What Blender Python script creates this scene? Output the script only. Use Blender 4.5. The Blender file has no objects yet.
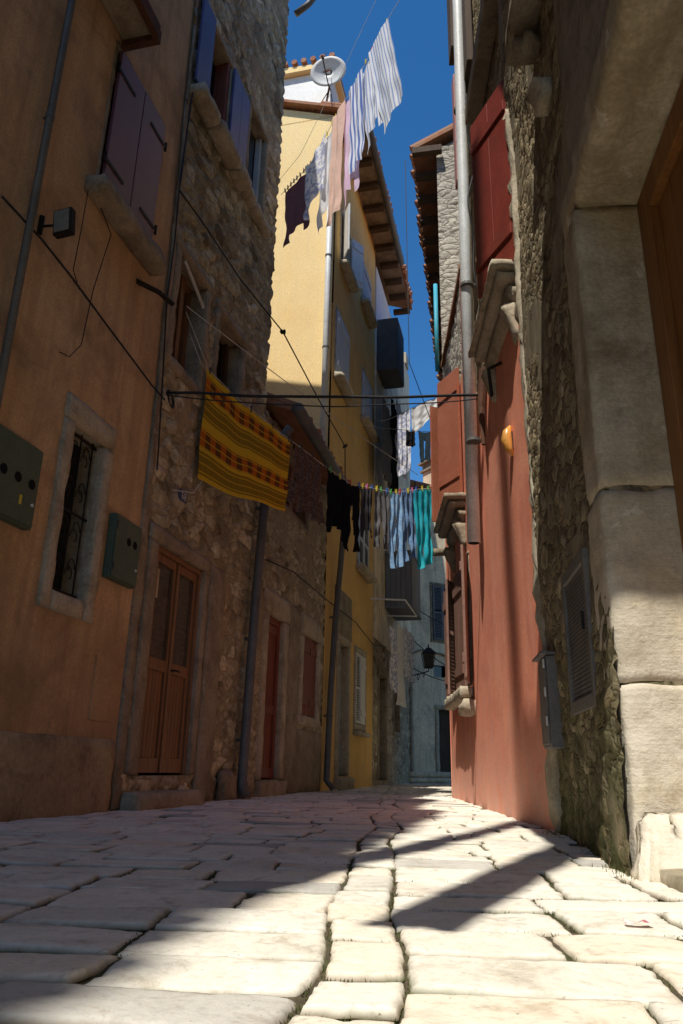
import bpy, bmesh, math, random
from mathutils import Vector, Matrix, noise
random.seed(7)
sc = bpy.context.scene
COL = sc.collection
R = math.radians
# ------------------------------------------------------------------ camera
F, CX, CY = 750., 341.5, 512.
PITCH, ROLL, H = R(18.85), R(1.2), .33
cp_, sp_, cr_, sr_ = math.cos(PITCH), math.sin(PITCH), math.cos(ROLL), math.sin(ROLL)
def ray(x, y):
    u = (x-CX)/F; v = -(y-CY)/F
    a = u*cr_-v*sr_; b = u*sr_+v*cr_
    return Vector((a, cp_-b*sp_, sp_+b*cp_))
def gnd(x, y):
    d = ray(x, y); t = -H/d.z
    return (d.x*t, d.y*t)
class Fr:
    """a vertical facade frame: s along the wall, n out into the street, z up"""
    def __init__(f, o, d, side):
        l = math.hypot(*d); f.o = o; f.a = (d[0]/l, d[1]/l)
        f.out = (f.a[1], -f.a[0]) if side == 'L' else (-f.a[1], f.a[0])
    def P(f, s, n, z):
        return Vector((f.o[0]+f.a[0]*s+f.out[0]*n, f.o[1]+f.a[1]*s+f.out[1]*n, z))
    def px(f, x, y, n=0):
        ox, oy = f.o[0]+f.out[0]*n, f.o[1]+f.out[1]*n
        d = ray(x, y); N = f.out
        t = (ox*N[0]+oy*N[1])/(d.x*N[0]+d.y*N[1])
        X, Y = d.x*t, d.y*t
        return ((X-ox)*f.a[0]+(Y-oy)*f.a[1], H+d.z*t)
L = Fr((-1.98, 4.79), (.24, 1), 'L')
R1 = Fr((1.07, 2.9), (.22, 1.86), 'R')
R2 = Fr((1.36, 5.18), (.21, 5.36), 'R')
cd = bpy.data.cameras.new('camera'); cam = bpy.data.objects.new('camera', cd); COL.objects.link(cam)
cd.sensor_fit = 'VERTICAL'; cd.sensor_height = 24; cd.lens = F/1024*24; cd.clip_end = 2000; cd.clip_start = .02
r0, u0, f0 = Vector((1, 0, 0)), Vector((0, -sp_, cp_)), Vector((0, cp_, sp_))
rt, up = cr_*r0+sr_*u0, -sr_*r0+cr_*u0
m = Matrix((rt, up, -f0)).transposed().to_4x4(); m.translation = (0, 0, H)
cam.matrix_world = m; sc.camera = cam
# ------------------------------------------------------------------ light
AZ, EL = R(25.5), R(60)
trav = Vector((math.sin(AZ)*math.cos(EL), math.cos(AZ)*math.cos(EL), -math.sin(EL)))
ld = bpy.data.lights.new('sun', 'SUN'); ld.energy = 5.0; ld.angle = R(.5); ld.color = (1, .955, .87)
lo = bpy.data.objects.new('sun', ld); COL.objects.link(lo); lo.rotation_euler = trav.to_track_quat('-Z', 'Y').to_euler(); lo.location = (0, -5, 30)
w = bpy.data.worlds.new('World'); sc.world = w; w.use_nodes = True
nt = w.node_tree; bg = nt.nodes['Background']
sk = nt.nodes.new('ShaderNodeTexSky'); sk.sky_type = 'NISHITA'; sk.sun_disc = False
sk.sun_elevation = EL; sk.sun_rotation = math.atan2(-trav.x, -trav.y); sk.air_density = 1.0; sk.dust_density = .1; sk.ozone_density = 4.0
hs = nt.nodes.new('ShaderNodeHueSaturation'); hs.inputs['Saturation'].default_value = 1.28; nt.links.new(sk.outputs[0], hs.inputs['Color']); nt.links.new(hs.outputs[0], bg.inputs[0]); bg.inputs[1].default_value = .15
sc.view_settings.view_transform = 'Standard'; sc.view_settings.look = 'None'; sc.view_settings.exposure = 0
sc.cycles.max_bounces = 8; sc.cycles.diffuse_bounces = 5
# ------------------------------------------------------------------ materials
class N:
    def __init__(s, name):
        s.m = bpy.data.materials.new(name); s.m.use_nodes = True; s.t = s.m.node_tree
        s.b = s.t.nodes['Principled BSDF']; s.out = s.t.nodes['Material Output']
        s.b.inputs['Specular IOR Level'].default_value = .25
    def n(s, k, **kw):
        x = s.t.nodes.new('ShaderNode'+k)
        for a, v in kw.items():
            if a.startswith('i_'): x.inputs[int(a[2:]) if a[2:].isdigit() else a[2:].replace('_', ' ')].default_value = v
            else: setattr(x, a, v)
        return x
    def l(s, a, b): s.t.links.new(a, b)
    def pos(s, sx=1, sy=1, sz=1):
        g = s.n('NewGeometry'); mp = s.n('Mapping'); mp.inputs['Scale'].default_value = (sx, sy, sz)
        s.l(g.outputs['Position'], mp.inputs['Vector']); return mp.outputs[0]
    def noise(s, vec, sc=5, det=5, rg=.6, dist=0):
        x = s.n('TexNoise'); x.inputs['Scale'].default_value = sc; x.inputs['Detail'].default_value = det
        x.inputs['Roughness'].default_value = rg; x.inputs['Distortion'].default_value = dist
        s.l(vec, x.inputs['Vector']); return x.outputs['Fac']
    def ramp(s, fac, stops, interp='LINEAR'):
        x = s.n('ValToRGB'); x.color_ramp.interpolation = interp; e = x.color_ramp.elements
        while len(e) < len(stops): e.new(.5)
        for k, (p, c) in enumerate(stops):
            e[k].position = p; e[k].color = (*c, 1) if not isinstance(c, (int, float)) else (c, c, c, 1)
        s.l(fac, x.inputs[0]); return x.outputs[0]
    def mix(s, fac, a, b, mode='MIX'):
        x = s.n('Mix', data_type='RGBA', blend_type=mode)
        for inp, v in ((x.inputs[0], fac), (x.inputs[6], a), (x.inputs[7], b)):
            if isinstance(v, (int, float)): inp.default_value = v
            elif isinstance(v, tuple): inp.default_value = (*v, 1)
            else: s.l(v, inp)
        return x.outputs[2]
    def math(s, op, a, b=0., clamp=False):
        x = s.n('Math', operation=op, use_clamp=clamp)
        for inp, v in ((x.inputs[0], a), (x.inputs[1], b)):
            if isinstance(v, (int, float)): inp.default_value = v
            else: s.l(v, inp)
        return x.outputs[0]
    def bump(s, h, st=.4, d=.01):
        x = s.n('Bump'); x.inputs['Strength'].default_value = st; x.inputs['Distance'].default_value = d
        s.l(h, x.inputs['Height']); s.l(x.outputs[0], s.b.inputs['Normal']); return x
    def zlow(s, z0, z1):
        g = s.n('NewGeometry'); sp = s.n('SeparateXYZ'); s.l(g.outputs['Position'], sp.inputs[0])
        mr = s.n('MapRange'); mr.inputs[1].default_value = z0; mr.inputs[2].default_value = z1
        mr.inputs[3].default_value = 1; mr.inputs[4].default_value = 0; s.l(sp.outputs[2], mr.inputs[0]); return mr.outputs[0]

def surf(name, cols, sc_=2., st=(1, 1, 1), rough=.85, bump=.35, bs=60, bd=.004, dirt=None, low=None, metal=0, streak=None, spec=.25, peel=None):
    k = N(name); p = k.pos(*st)
    c = k.ramp(k.noise(p, sc_, 6, .62, .3), [(.3+.4*i/max(1, len(cols)-1), q) for i, q in enumerate(cols)])
    fine = k.noise(k.pos(), bs, 4, .7)
    c = k.mix(.55, c, k.ramp(fine, [(.3, .55), (.7, 1.3)]), 'MULTIPLY')
    if peel:   # patches where a paint coat has come off
        col, amt, ps = peel; f = k.ramp(k.noise(k.pos(), ps, 8, .72, .6), [(amt, 0.), (amt+.02, 1.)])
        c = k.mix(f, c, col)
    if streak: f = k.ramp(k.noise(k.pos(9, 9, .55), 1, 5, .6), [(.45, 0.), (.75, streak[1])]); c = k.mix(f, c, streak[0])
    if dirt: f = k.ramp(k.noise(k.pos(), dirt[2], 7, .7, .5), [(.48, 0.), (.72, dirt[1])]); c = k.mix(f, c, dirt[0])
    if low:
        f = k.math('MULTIPLY', k.zlow(0, low[1]), k.ramp(k.noise(k.pos(), 5, 6, .7), [(.25, .1), (.6, 1.)])); f = k.math('MULTIPLY', f, low[2])
        c = k.mix(f, c, low[0])
    k.l(c, k.b.inputs['Base Color'])
    b = k.b.inputs; b['Roughness'].default_value = rough; b['Metallic'].default_value = metal; b['Specular IOR Level'].default_value = spec
    h = k.math('ADD', k.noise(k.pos(), bs, 5, .7), k.math('MULTIPLY', k.noise(k.pos(), sc_*4, 4, .6), 2.))
    k.bump(h, bump, bd); return k.m

def rubble(name, cols, mortar, scale=5., zs=1.7, disp=.03, wb=.3, low=None, dirt=None, plast=None, gain=1.):
    k = N(name)
    base = k.pos(1, 1, zs)
    wob = k.n('TexNoise'); wob.inputs['Scale'].default_value = 3.; wob.inputs['Detail'].default_value = 4; k.l(base, wob.inputs['Vector'])
    vm = k.n('VectorMath', operation='MULTIPLY_ADD'); k.l(wob.outputs['Color'], vm.inputs[0]); vm.inputs[1].default_value = (wb, wb, wb*.75); k.l(base, vm.inputs[2])
    v1 = k.n('TexVoronoi', feature='F1'); v1.inputs['Scale'].default_value = scale; k.l(vm.outputs[0], v1.inputs['Vector'])
    v2 = k.n('TexVoronoi', feature='DISTANCE_TO_EDGE'); v2.inputs['Scale'].default_value = scale; k.l(vm.outputs[0], v2.inputs['Vector'])
    sep = k.n('SeparateColor'); k.l(v1.outputs['Color'], sep.inputs[0])
    c = k.ramp(sep.outputs[0], [(i/(len(cols)-1), q) for i, q in enumerate(cols)])
    n1 = k.noise(k.pos(), 14, 7, .72); c = k.mix(.8, c, k.ramp(n1, [(.28, .35), (.72, 1.5)]), 'MULTIPLY')
    big = k.noise(k.pos(), .9, 5, .6); c = k.mix(.6, c, k.ramp(big, [(.3, .55), (.7, 1.25)]), 'MULTIPLY')
    ed = k.math('ADD', v2.outputs['Distance'], k.math('MULTIPLY', k.math('SUBTRACT', n1, .5), .12))
    mo = k.ramp(ed, [(.02, 1.), (.075, 0.)])
    c = k.mix(mo, c, k.mix(.7, mortar, k.ramp(k.noise(k.pos(), 25, 5, .7), [(.3, .45), (.7, 1.35)]), 'MULTIPLY'))
    hh = k.ramp(ed, [(.0, 0.), (.09, .65), (.3, 1.)])
    hh = k.math('ADD', hh, k.math('MULTIPLY', n1, .8)); hh = k.math('ADD', hh, k.math('MULTIPLY', sep.outputs[1], .35))
    if plast:   # areas where old render still covers the stones
        pf = k.ramp(k.noise(k.pos(1, 1, .8), plast[1], 7, .66, .4), [(plast[2], 0.), (plast[2]+.03, 1.)])
        pc = k.mix(.7, plast[0], k.ramp(k.noise(k.pos(), 7, 6, .7), [(.3, .55), (.7, 1.25)]), 'MULTIPLY')
        c = k.mix(pf, c, pc)
        x = k.n('Mix', data_type='FLOAT'); k.l(pf, x.inputs[0]); k.l(hh, x.inputs[2]); k.l(k.math('ADD', k.math('MULTIPLY', n1, .15), 1.15), x.inputs[3]); hh = x.outputs[0]
    if dirt: f = k.ramp(k.noise(k.pos(1, 1, .35), dirt[2], 6, .7), [(.45, 0.), (.7, dirt[1])]); c = k.mix(f, c, dirt[0])
    if low:
        f = k.math('MULTIPLY', k.zlow(.0, low[1]), k.ramp(k.noise(k.pos(), 4, 6, .7), [(.35, 0.), (.55, 1.)])); f = k.math('MULTIPLY', f, low[2])
        c = k.mix(f, c, low[0])
    k.l(c, k.b.inputs['Base Color']); k.b.inputs['Roughness'].default_value = .93; k.b.inputs['Specular IOR Level'].default_value = .15
    k.bump(hh, .7*gain, .02)
    dn = k.n('Displacement'); dn.inputs['Scale'].default_value = disp; dn.inputs['Midlevel'].default_value = 1.25
    k.l(hh, dn.inputs['Height']); k.l(dn.outputs[0], k.out.inputs['Displacement']); k.m.displacement_method = 'DISPLACEMENT'
    return k.m

def wood(name, col, col2, rough=.6, spec=.3):
    k = N(name); g = k.noise(k.pos(28, 28, 1.2), 1, 6, .65, .6)
    c = k.ramp(g, [(.3, col2), (.62, col)]); c = k.mix(.4, c, k.ramp(k.noise(k.pos(), 3, 5, .6), [(.3, .55), (.7, 1.25)]), 'MULTIPLY')
    k.l(c, k.b.inputs['Base Color']); k.b.inputs['Roughness'].default_value = rough; k.b.inputs['Specular IOR Level'].default_value = spec
    k.bump(g, .35, .003); return k.m

def cloth(name, fn=None, col=(.5, .5, .5), tr=.25):
    k = N(name)
    uv = k.n('UVMap'); sp = k.n('SeparateXYZ'); k.l(uv.outputs[0], sp.inputs[0])
    c = fn(k, sp.outputs[0], sp.outputs[1]) if fn else k.mix(.35, col, k.ramp(k.noise(k.pos(), 9, 4, .6), [(.3, .7), (.7, 1.15)]), 'MULTIPLY')
    k.l(c, k.b.inputs['Base Color']); k.b.inputs['Roughness'].default_value = .95; k.b.inputs['Specular IOR Level'].default_value = .05
    k.bump(k.noise(k.pos(), 220, 2, .5), .3, .001)
    t = k.n('BsdfTranslucent'); k.l(c, t.inputs[0]); mx = k.n('MixShader'); mx.inputs[0].default_value = tr
    k.l(k.b.outputs[0], mx.inputs[1]); k.l(t.outputs[0], mx.inputs[2]); k.l(mx.outputs[0], k.out.inputs['Surface'])
    return k.m
def fr_(k, v, mul): return k.math('FRACT', k.math('MULTIPLY', v, mul))
def stripes(c1, c2, n, duty=.5, ax=0, extra=None):
    def f(k, u, v):
        x = fr_(k, (u, v)[ax], n); st = [(0, c1), (duty, c2)]
        if extra: st.append(extra)
        return k.ramp(x, st, 'CONSTANT')
    return f
def plaid(k, u, v):
    Y, O, B, G = (.70, .43, .03), (.52, .13, .015), (.16, .06, .02), (.30, .17, .02)
    row = fr_(k, v, 2.0)
    chk = k.ramp(fr_(k, u, 9), [(0, O), (.5, B)], 'CONSTANT'); chk2 = k.ramp(fr_(k, u, 18), [(0, G), (.45, (.30, .19, .02))], 'CONSTANT')
    m1 = k.ramp(row, [(0, 0.), (.12, 1.), (.46, 0.)], 'CONSTANT'); m2 = k.ramp(row, [(0, 0.), (.52, 1.), (.92, 0.)], 'CONSTANT')
    line = k.ramp(fr_(k, v, 14), [(0, 1.), (.2, 0.)], 'CONSTANT')
    c = k.mix(m1, Y, chk); c = k.mix(m2, c, chk2); c = k.mix(k.math('MULTIPLY', line, .7), c, Y)
    return k.mix(.35, c, k.ramp(k.noise(k.pos(), 60, 3, .6), [(.3, .6), (.7, 1.2)]), 'MULTIPLY')
def speck(c1, c2, sc_):
    def f(k, u, v):
        return k.ramp(k.noise(k.pos(), sc_, 2, .5), [(.45, c1), (.58, c2)])
    return f

MT = {}
MT['salmon'] = surf('salmon_plaster', [(.50, .31, .155), (.58, .375, .20), (.62, .42, .24)], 1.3, bump=.25, dirt=((.24, .155, .09), .8, 1.6), low=((.20, .13, .08), 1.6, .6), streak=((.24, .14, .075), .5), peel=((.34, .27, .18), .655, 1.9))
MT['plinth'] = surf('cement_plinth', [(.33, .24, .14), (.46, .35, .21)], 2.5, bump=.6, bs=30, bd=.008, dirt=((.10, .07, .045), .8, 3))
MT['stoneL'] = rubble('rubble_stone_brown', [(.17, .14, .085), (.55, .49, .33), (.32, .28, .19), (.66, .60, .43), (.24, .20, .13)], (.38, .32, .215), 3.9, 1.9, .045, wb=.4, plast=((.36, .28, .175), 1.1, .60), dirt=((.10, .075, .05), .5, 2.5))
MT['stoneL2'] = rubble('rubble_stone_tan', [(.20, .16, .11), (.55, .47, .33), (.36, .30, .21), (.62, .55, .40)], (.36, .29, .19), 4.2, 1.9, .035, wb=.4, plast=((.34, .28, .19), 1.3, .56))
MT['stoneR'] = rubble('rubble_stone_dark', [(.14, .105, .055), (.44, .35, .20), (.22, .17, .10), (.54, .45, .28), (.17, .13, .08)], (.25, .195, .12), 8.0, 1.35, .020, wb=.55, plast=((.34, .28, .18), 1.8, .555), low=((.055, .065, .02), 1.3, .9), dirt=((.08, .065, .045), .7, 2.0))
MT['stoneW'] = rubble('rubble_stone_pale', [(.42, .38, .31), (.58, .53, .44), (.5, .45, .37)], (.36, .32, .26), 4.5, 2, .03)
MT['stoneG'] = surf('grey_render', [(.68, .55, .37), (.88, .72, .50), (.93, .79, .57)], 1.0, bump=.6, bs=22, bd=.01, dirt=((.28, .25, .20), .8, 1.4), streak=((.26, .235, .19), .55))
MT['lime'] = surf('cut_limestone', [(.36, .30, .21), (.47, .40, .29), (.53, .47, .36)], 4, bump=.6, bs=45, bd=.006, dirt=((.20, .16, .10), .8, 5), low=((.2, .17, .1), .6, .6))
MT['limeD'] = surf('weathered_limestone', [(.20, .16, .11), (.32, .26, .18), (.38, .32, .23)], 3, bump=.8, bs=35, bd=.008, dirt=((.12, .09, .06), .8, 3.5), low=((.16, .13, .08), .9, .6))
MT['jamb'] = surf('portal_stone', [(.36, .28, .17), (.52, .43, .28), (.62, .54, .40)], 2.2, bump=.7, bs=48, bd=.007, dirt=((.20, .145, .08), .9, 2.1), streak=((.26, .19, .11), .6), peel=((.66, .60, .48), .60, 3.2), low=((.86, .79, .66), 1.9, .95))  # low pale zone: clean tooled stone, plus sunlit brightness put into the colour
_m = MT['jamb']; _t = _m.node_tree; _bp = [x for x in _t.nodes if x.type == 'BUMP'][0]; _g = _t.nodes.new('ShaderNodeNewGeometry'); _mp = _t.nodes.new('ShaderNodeMapping'); _mp.inputs['Scale'].default_value = (9, 9, 95)
_n = _t.nodes.new('ShaderNodeTexNoise'); _n.inputs['Scale'].default_value = 1; _n.inputs['Detail'].default_value = 3; _t.links.new(_g.outputs['Position'], _mp.inputs[0]); _t.links.new(_mp.outputs[0], _n.inputs['Vector'])
_b2 = _t.nodes.new('ShaderNodeBump'); _b2.inputs['Strength'].default_value = .28; _b2.inputs['Distance'].default_value = .006; _t.links.new(_n.outputs['Fac'], _b2.inputs['Height']); _t.links.new(_b2.outputs[0], _bp.inputs['Normal'])
MT['red'] = surf('red_plaster', [(.80, .26, .145), (.86, .31, .185), (.89, .37, .23)], 1.2, bump=.3, dirt=((.56, .19, .13), .6, 2.2), low=((.62, .40, .32), .8, .75), streak=((.86, .44, .33), .45))
MT['yellow'] = surf('ochre_plaster_lit', [(.93, .66, .29), (.96, .71, .34), (.97, .74, .37)], 1.0, bump=.15, dirt=((.82, .60, .30), .45, 1.5), streak=((.80, .62, .36), .35))  # end wall copy of the house plaster, sunlight brightened into its colour
MT['orange'] = surf('ochre_plaster_shaded', [(.74, .44, .13), (.80, .50, .16), (.82, .54, .19)], 1.0, bump=.2, dirt=((.50, .32, .13), .6, 1.5), streak=((.50, .34, .16), .5))  # street front copy of the same plaster, its shade toned into the colour
MT['tile'] = surf('clay_tile', [(.26, .10, .05), (.38, .17, .09), (.30, .2, .13)], 6, bump=.5, bs=40)
MT['dwood'] = wood('dark_timber', (.10, .065, .04), (.05, .032, .02), .8)
MT['doorwood'] = wood('varnished_door', (.25, .12, .045), (.14, .06, .024), .45, .4)
MT['redwood'] = wood('dark_red_door', (.24, .065, .035), (.15, .04, .022), .5)
MT['orangewood'] = wood('orange_door', (.30, .13, .035), (.17, .07, .02), .5, .35)
MT['greywood'] = surf('pale_door_paint', [(.44, .45, .43), (.54, .55, .52)], 3, rough=.55, bump=.15)
MT['purple'] = surf('purple_shutter_paint', [(.13, .050, .070), (.17, .07, .09)], 2.5, (1, 1, .3), rough=.42, bump=.12, spec=.45)
MT['blueshut'] = surf('blue_shutter_paint', [(.07, .07, .17), (.11, .11, .25)], 3, rough=.45, bump=.15, spec=.4)
MT['lblue'] = surf('pale_blue_paint', [(.50, .57, .68), (.60, .66, .75)], 3, rough=.55, bump=.15)
MT['white'] = surf('white_paint', [(.68, .67, .63), (.78, .77, .73)], 5, rough=.5, bump=.15)
MT['redshut'] = surf('red_shutter_paint', [(.19, .028, .018), (.25, .045, .028)], 4, (1, 1, .3), rough=.5, bump=.3, bs=80, dirt=((.10, .03, .02), .5, 4))
MT['brownshut'] = surf('brown_shutter_paint', [(.22, .115, .085), (.30, .17, .125)], 4, (1, 1, .3), rough=.6, bump=.3, dirt=((.09, .05, .04), .5, 5))
MT['brickshut'] = surf('brick_shutter_paint', [(.33, .10, .05), (.42, .14, .08)], 4, rough=.55, bump=.2)
MT['pinkpaint'] = surf('faded_pink_paint', [(.36, .15, .15), (.45, .21, .20)], 5, rough=.6, bump=.2)
MT['turq'] = surf('turquoise_paint', [(.05, .36, .5), (.08, .45, .58)], 5, rough=.5, bump=.1)
MT['galv'] = surf('galvanised_pipe', [(.66, .68, .67), (.76, .78, .76)], 5, (1, 1, .5), rough=.5, bump=.12, metal=.0, dirt=((.42, .40, .37), .5, 5), spec=.5)
MT['greypipe'] = surf('grey_pipe', [(.11, .11, .105), (.17, .165, .15)], 4, rough=.5, bump=.15, metal=.2)
MT['iron'] = surf('black_iron', [(.015, .013, .012), (.035, .028, .022)], 8, rough=.55, bump=.3, metal=.4)
MT['rust'] = surf('rusty_iron', [(.07, .035, .022), (.14, .06, .03)], 8, rough=.8, bump=.4)
MT['green'] = surf('green_cabinet', [(.055, .095, .065), (.08, .125, .085)], 5, rough=.5, bump=.12, dirt=((.14, .13, .10), .35, 8), spec=.4)
MT['greymetal'] = surf('grey_meter_door', [(.13, .12, .11), (.20, .19, .17)], 7, rough=.6, bump=.2, dirt=((.24, .19, .14), .6, 4))
MT['boxmetal'] = surf('gas_cabinet_paint', [(.16, .15, .14), (.24, .22, .20)], 5, rough=.5, bump=.2)
MT['wire'] = surf('black_cable', [(.012, .012, .014), (.03, .03, .032)], 10, rough=.6, bump=.05)
MT['cord'] = surf('white_cord', [(.5, .48, .43), (.65, .62, .56)], 10, rough=.8, bump=.05)
MT['dark'] = surf('room_shade_black', [(.012, .010, .009), (.02, .017, .014)], 2, rough=.9, bump=.1)
MT['lens'] = surf('lamp_glass', [(.20, .20, .17), (.27, .27, .23)], 4, rough=.15, bump=.02, spec=.6)
MT['canvas'] = surf('dark_awning', [(.07, .07, .07), (.10, .10, .10)], 5, rough=.85, bump=.3)
MT['baywood'] = surf('grey_bay_panel', [(.15, .15, .16), (.20, .20, .21)], 5, (1, 1, .2), rough=.7, bump=.3)
MT['shell'] = surf('orange_lamp_glass', [(.75, .33, .06), (.85, .42, .10)], 9, rough=.3, bump=.1, spec=.5)
MT['platebl'] = surf('enamel_blue', [(.03, .05, .14), (.04, .06, .18)], 5, rough=.3, bump=.05, spec=.5)
MT['stick'] = surf('yellow_sticker', [(.6, .5, .05), (.7, .6, .1)], 9, rough=.5, bump=.02)
MT['hole'] = surf('black_hole', [(.004, .004, .004), (.006, .006, .006)], 5, rough=1., bump=.0)
g = N('window_glass'); g.b.inputs['Base Color'].default_value = (.02, .022, .025, 1); g.b.inputs['Roughness'].default_value = .06; g.b.inputs['Specular IOR Level'].default_value = .6
g.bump(g.noise(g.pos(), 3, 2, .5), .1, .01); MT['glass'] = g.m
g = N('frosted_door_glass'); g.l(g.ramp(g.noise(g.pos(2, 2, 9), 4, 4, .6), [(.3, (.045, .036, .028)), (.7, (.10, .08, .06))]), g.b.inputs['Base Color']); g.b.inputs['Roughness'].default_value = .25; MT['frost'] = g.m
# ------------------------------------------------------------------ objects
def origin(o):
    v = Vector((0, 0, 0))
    while o is not None: v += o.location; o = o.parent
    return v
def tag(o, label=None, cat=None, group=None, kind=None):
    if label: o['label'] = label
    if cat: o['category'] = cat
    if group: o['group'] = group
    if kind: o['kind'] = kind
    return o
def thing(name, label, cat, loc, group=None):
    o = bpy.data.objects.new(name, None); COL.objects.link(o); o.location = loc; o.empty_display_size = .1
    return tag(o, label, cat, group)
class MB:
    def __init__(s): s.v = []; s.f = []; s.uv = None; s.sm = False; s.col = []
    def add(s, vs, fs):
        b = len(s.v); s.v += [Vector(v) for v in vs]; s.f += [tuple(i+b for i in f) for f in fs]; return s
    def hexa(s, p):
        return s.add(p, [(0, 3, 2, 1), (4, 5, 6, 7), (0, 1, 5, 4), (1, 2, 6, 5), (2, 3, 7, 6), (3, 0, 4, 7)])
    def box(s, fr, s0, s1, n0, n1, z0, z1, ds=0, dn=0):
        q = [fr.P(a, n, z0) for a, n in ((s0, n0), (s1, n0), (s1, n1), (s0, n1))] + [fr.P(a+ds, n+dn, z1) for a, n in ((s0, n0), (s1, n0), (s1, n1), (s0, n1))]
        return s.hexa(q)
    def rbox(s, fr, s0, s1, n0, n1, z0, z1, cell=.06, amp=.006, rnd=.012, prof=None):
        """a worn stone block: subdivided box with rounded, slightly irregular faces"""
        S = [s0, n0, z0]; E = [s1, n1, z1]; num = [max(2, min(60, int(math.ceil(abs(E[k]-S[k])/cell)))) for k in range(3)]
        idx = {}
        def vert(i, j, k):
            key = (i, j, k)
            if key in idx: return idx[key]
            c = [S[0]+(E[0]-S[0])*i/num[0], S[1]+(E[1]-S[1])*j/num[1], S[2]+(E[2]-S[2])*k/num[2]]
            ext = [(-1 if q == 0 else 1 if q == num[m_] else 0) for m_, q in enumerate((i, j, k))]
            ne = sum(abs(e) for e in ext)
            if ne > 1:
                for m_ in range(3): c[m_] -= ext[m_]*rnd*(1 if E[m_] > S[m_] else -1)*(.5+noise.noise(Vector(c)*6)*.8)
            if prof: c = prof(c)
            P = fr.P(*c); d = noise.noise(P*9)*amp+noise.noise(P*31)*amp*.5
            P += Vector((fr.out[0], fr.out[1], 0))*d+Vector((fr.a[0], fr.a[1], 0))*noise.noise(P*9+Vector((7, 3, 1)))*amp+Vector((0, 0, 1))*noise.noise(P*9+Vector((3, 9, 5)))*amp
            s.v.append(P); idx[key] = len(s.v)-1; return idx[key]
        a, b, c = num
        for i in range(a):
            for j in range(b):
                s.f.append((vert(i, j, 0), vert(i+1, j, 0), vert(i+1, j+1, 0), vert(i, j+1, 0)))
                s.f.append((vert(i, j, c), vert(i, j+1, c), vert(i+1, j+1, c), vert(i+1, j, c)))
            for k in range(c):
                s.f.append((vert(i, 0, k), vert(i, 0, k+1), vert(i+1, 0, k+1), vert(i+1, 0, k)))
                s.f.append((vert(i, b, k), vert(i+1, b, k), vert(i+1, b, k+1), vert(i, b, k+1)))
        for j in range(b):
            for k in range(c):
                s.f.append((vert(0, j, k), vert(0, j+1, k), vert(0, j+1, k+1), vert(0, j, k+1)))
                s.f.append((vert(a, j, k), vert(a, j, k+1), vert(a, j+1, k+1), vert(a, j+1, k)))
        return s
    def tube(s, pts, r, seg=8, cap=True, rs=None):
        pts = [Vector(p) for p in pts]; rings = []
        for i, p in enumerate(pts):
            d = (pts[min(i+1, len(pts)-1)]-pts[max(i-1, 0)]).normalized()
            a = d.orthogonal().normalized() if i == 0 else (pa - d*pa.dot(d)).normalized(); pa = a
            b = d.cross(a); rr = rs[i] if rs else r; base = len(s.v)
            for q in range(seg):
                t = 2*math.pi*q/seg; s.v.append(p+a*math.cos(t)*rr+b*math.sin(t)*rr)
            rings.append(base)
        for a_, b_ in zip(rings, rings[1:]):
            for q in range(seg): s.f.append((a_+q, a_+(q+1) % seg, b_+(q+1) % seg, b_+q))
        if cap: s.f.append(tuple(rings[0]+q for q in range(seg))[::-1]); s.f.append(tuple(rings[-1]+q for q in range(seg)))
        return s
    def build(s, name, m, parent=None, bevel=0, smooth=False, sol=0):
        o0 = origin(parent); me = bpy.data.meshes.new(name)
        me.from_pydata([tuple(v-o0) for v in s.v], [], s.f)
        bm = bmesh.new(); bm.from_mesh(me); bmesh.ops.recalc_face_normals(bm, faces=bm.faces) if not s.sm else None
        if s.uv:
            lay = bm.loops.layers.uv.new('UVMap')
            for f in bm.faces:
                for lp in f.loops: lp[lay].uv = s.uv[lp.vert.index]
        bm.to_mesh(me); bm.free(); me.materials.append(MT[m] if isinstance(m, str) else m)
        if smooth: me.shade_smooth()
        o = bpy.data.objects.new(name, me); COL.objects.link(o); o.parent = parent
        if parent is None:
            c = sum((Vector(v) for v in s.v), Vector())/len(s.v); c.z = min(v.z for v in s.v); me.transform(Matrix.Translation(-c)); o.location = c
        if sol: md = o.modifiers.new('solid', 'SOLIDIFY'); md.thickness = sol
        if bevel: md = o.modifiers.new('bevel', 'BEVEL'); md.width = bevel; md.segments = 2; md.limit_method = 'ANGLE'
        return o
def lerp(a, b, t): return a+(b-a)*t
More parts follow.
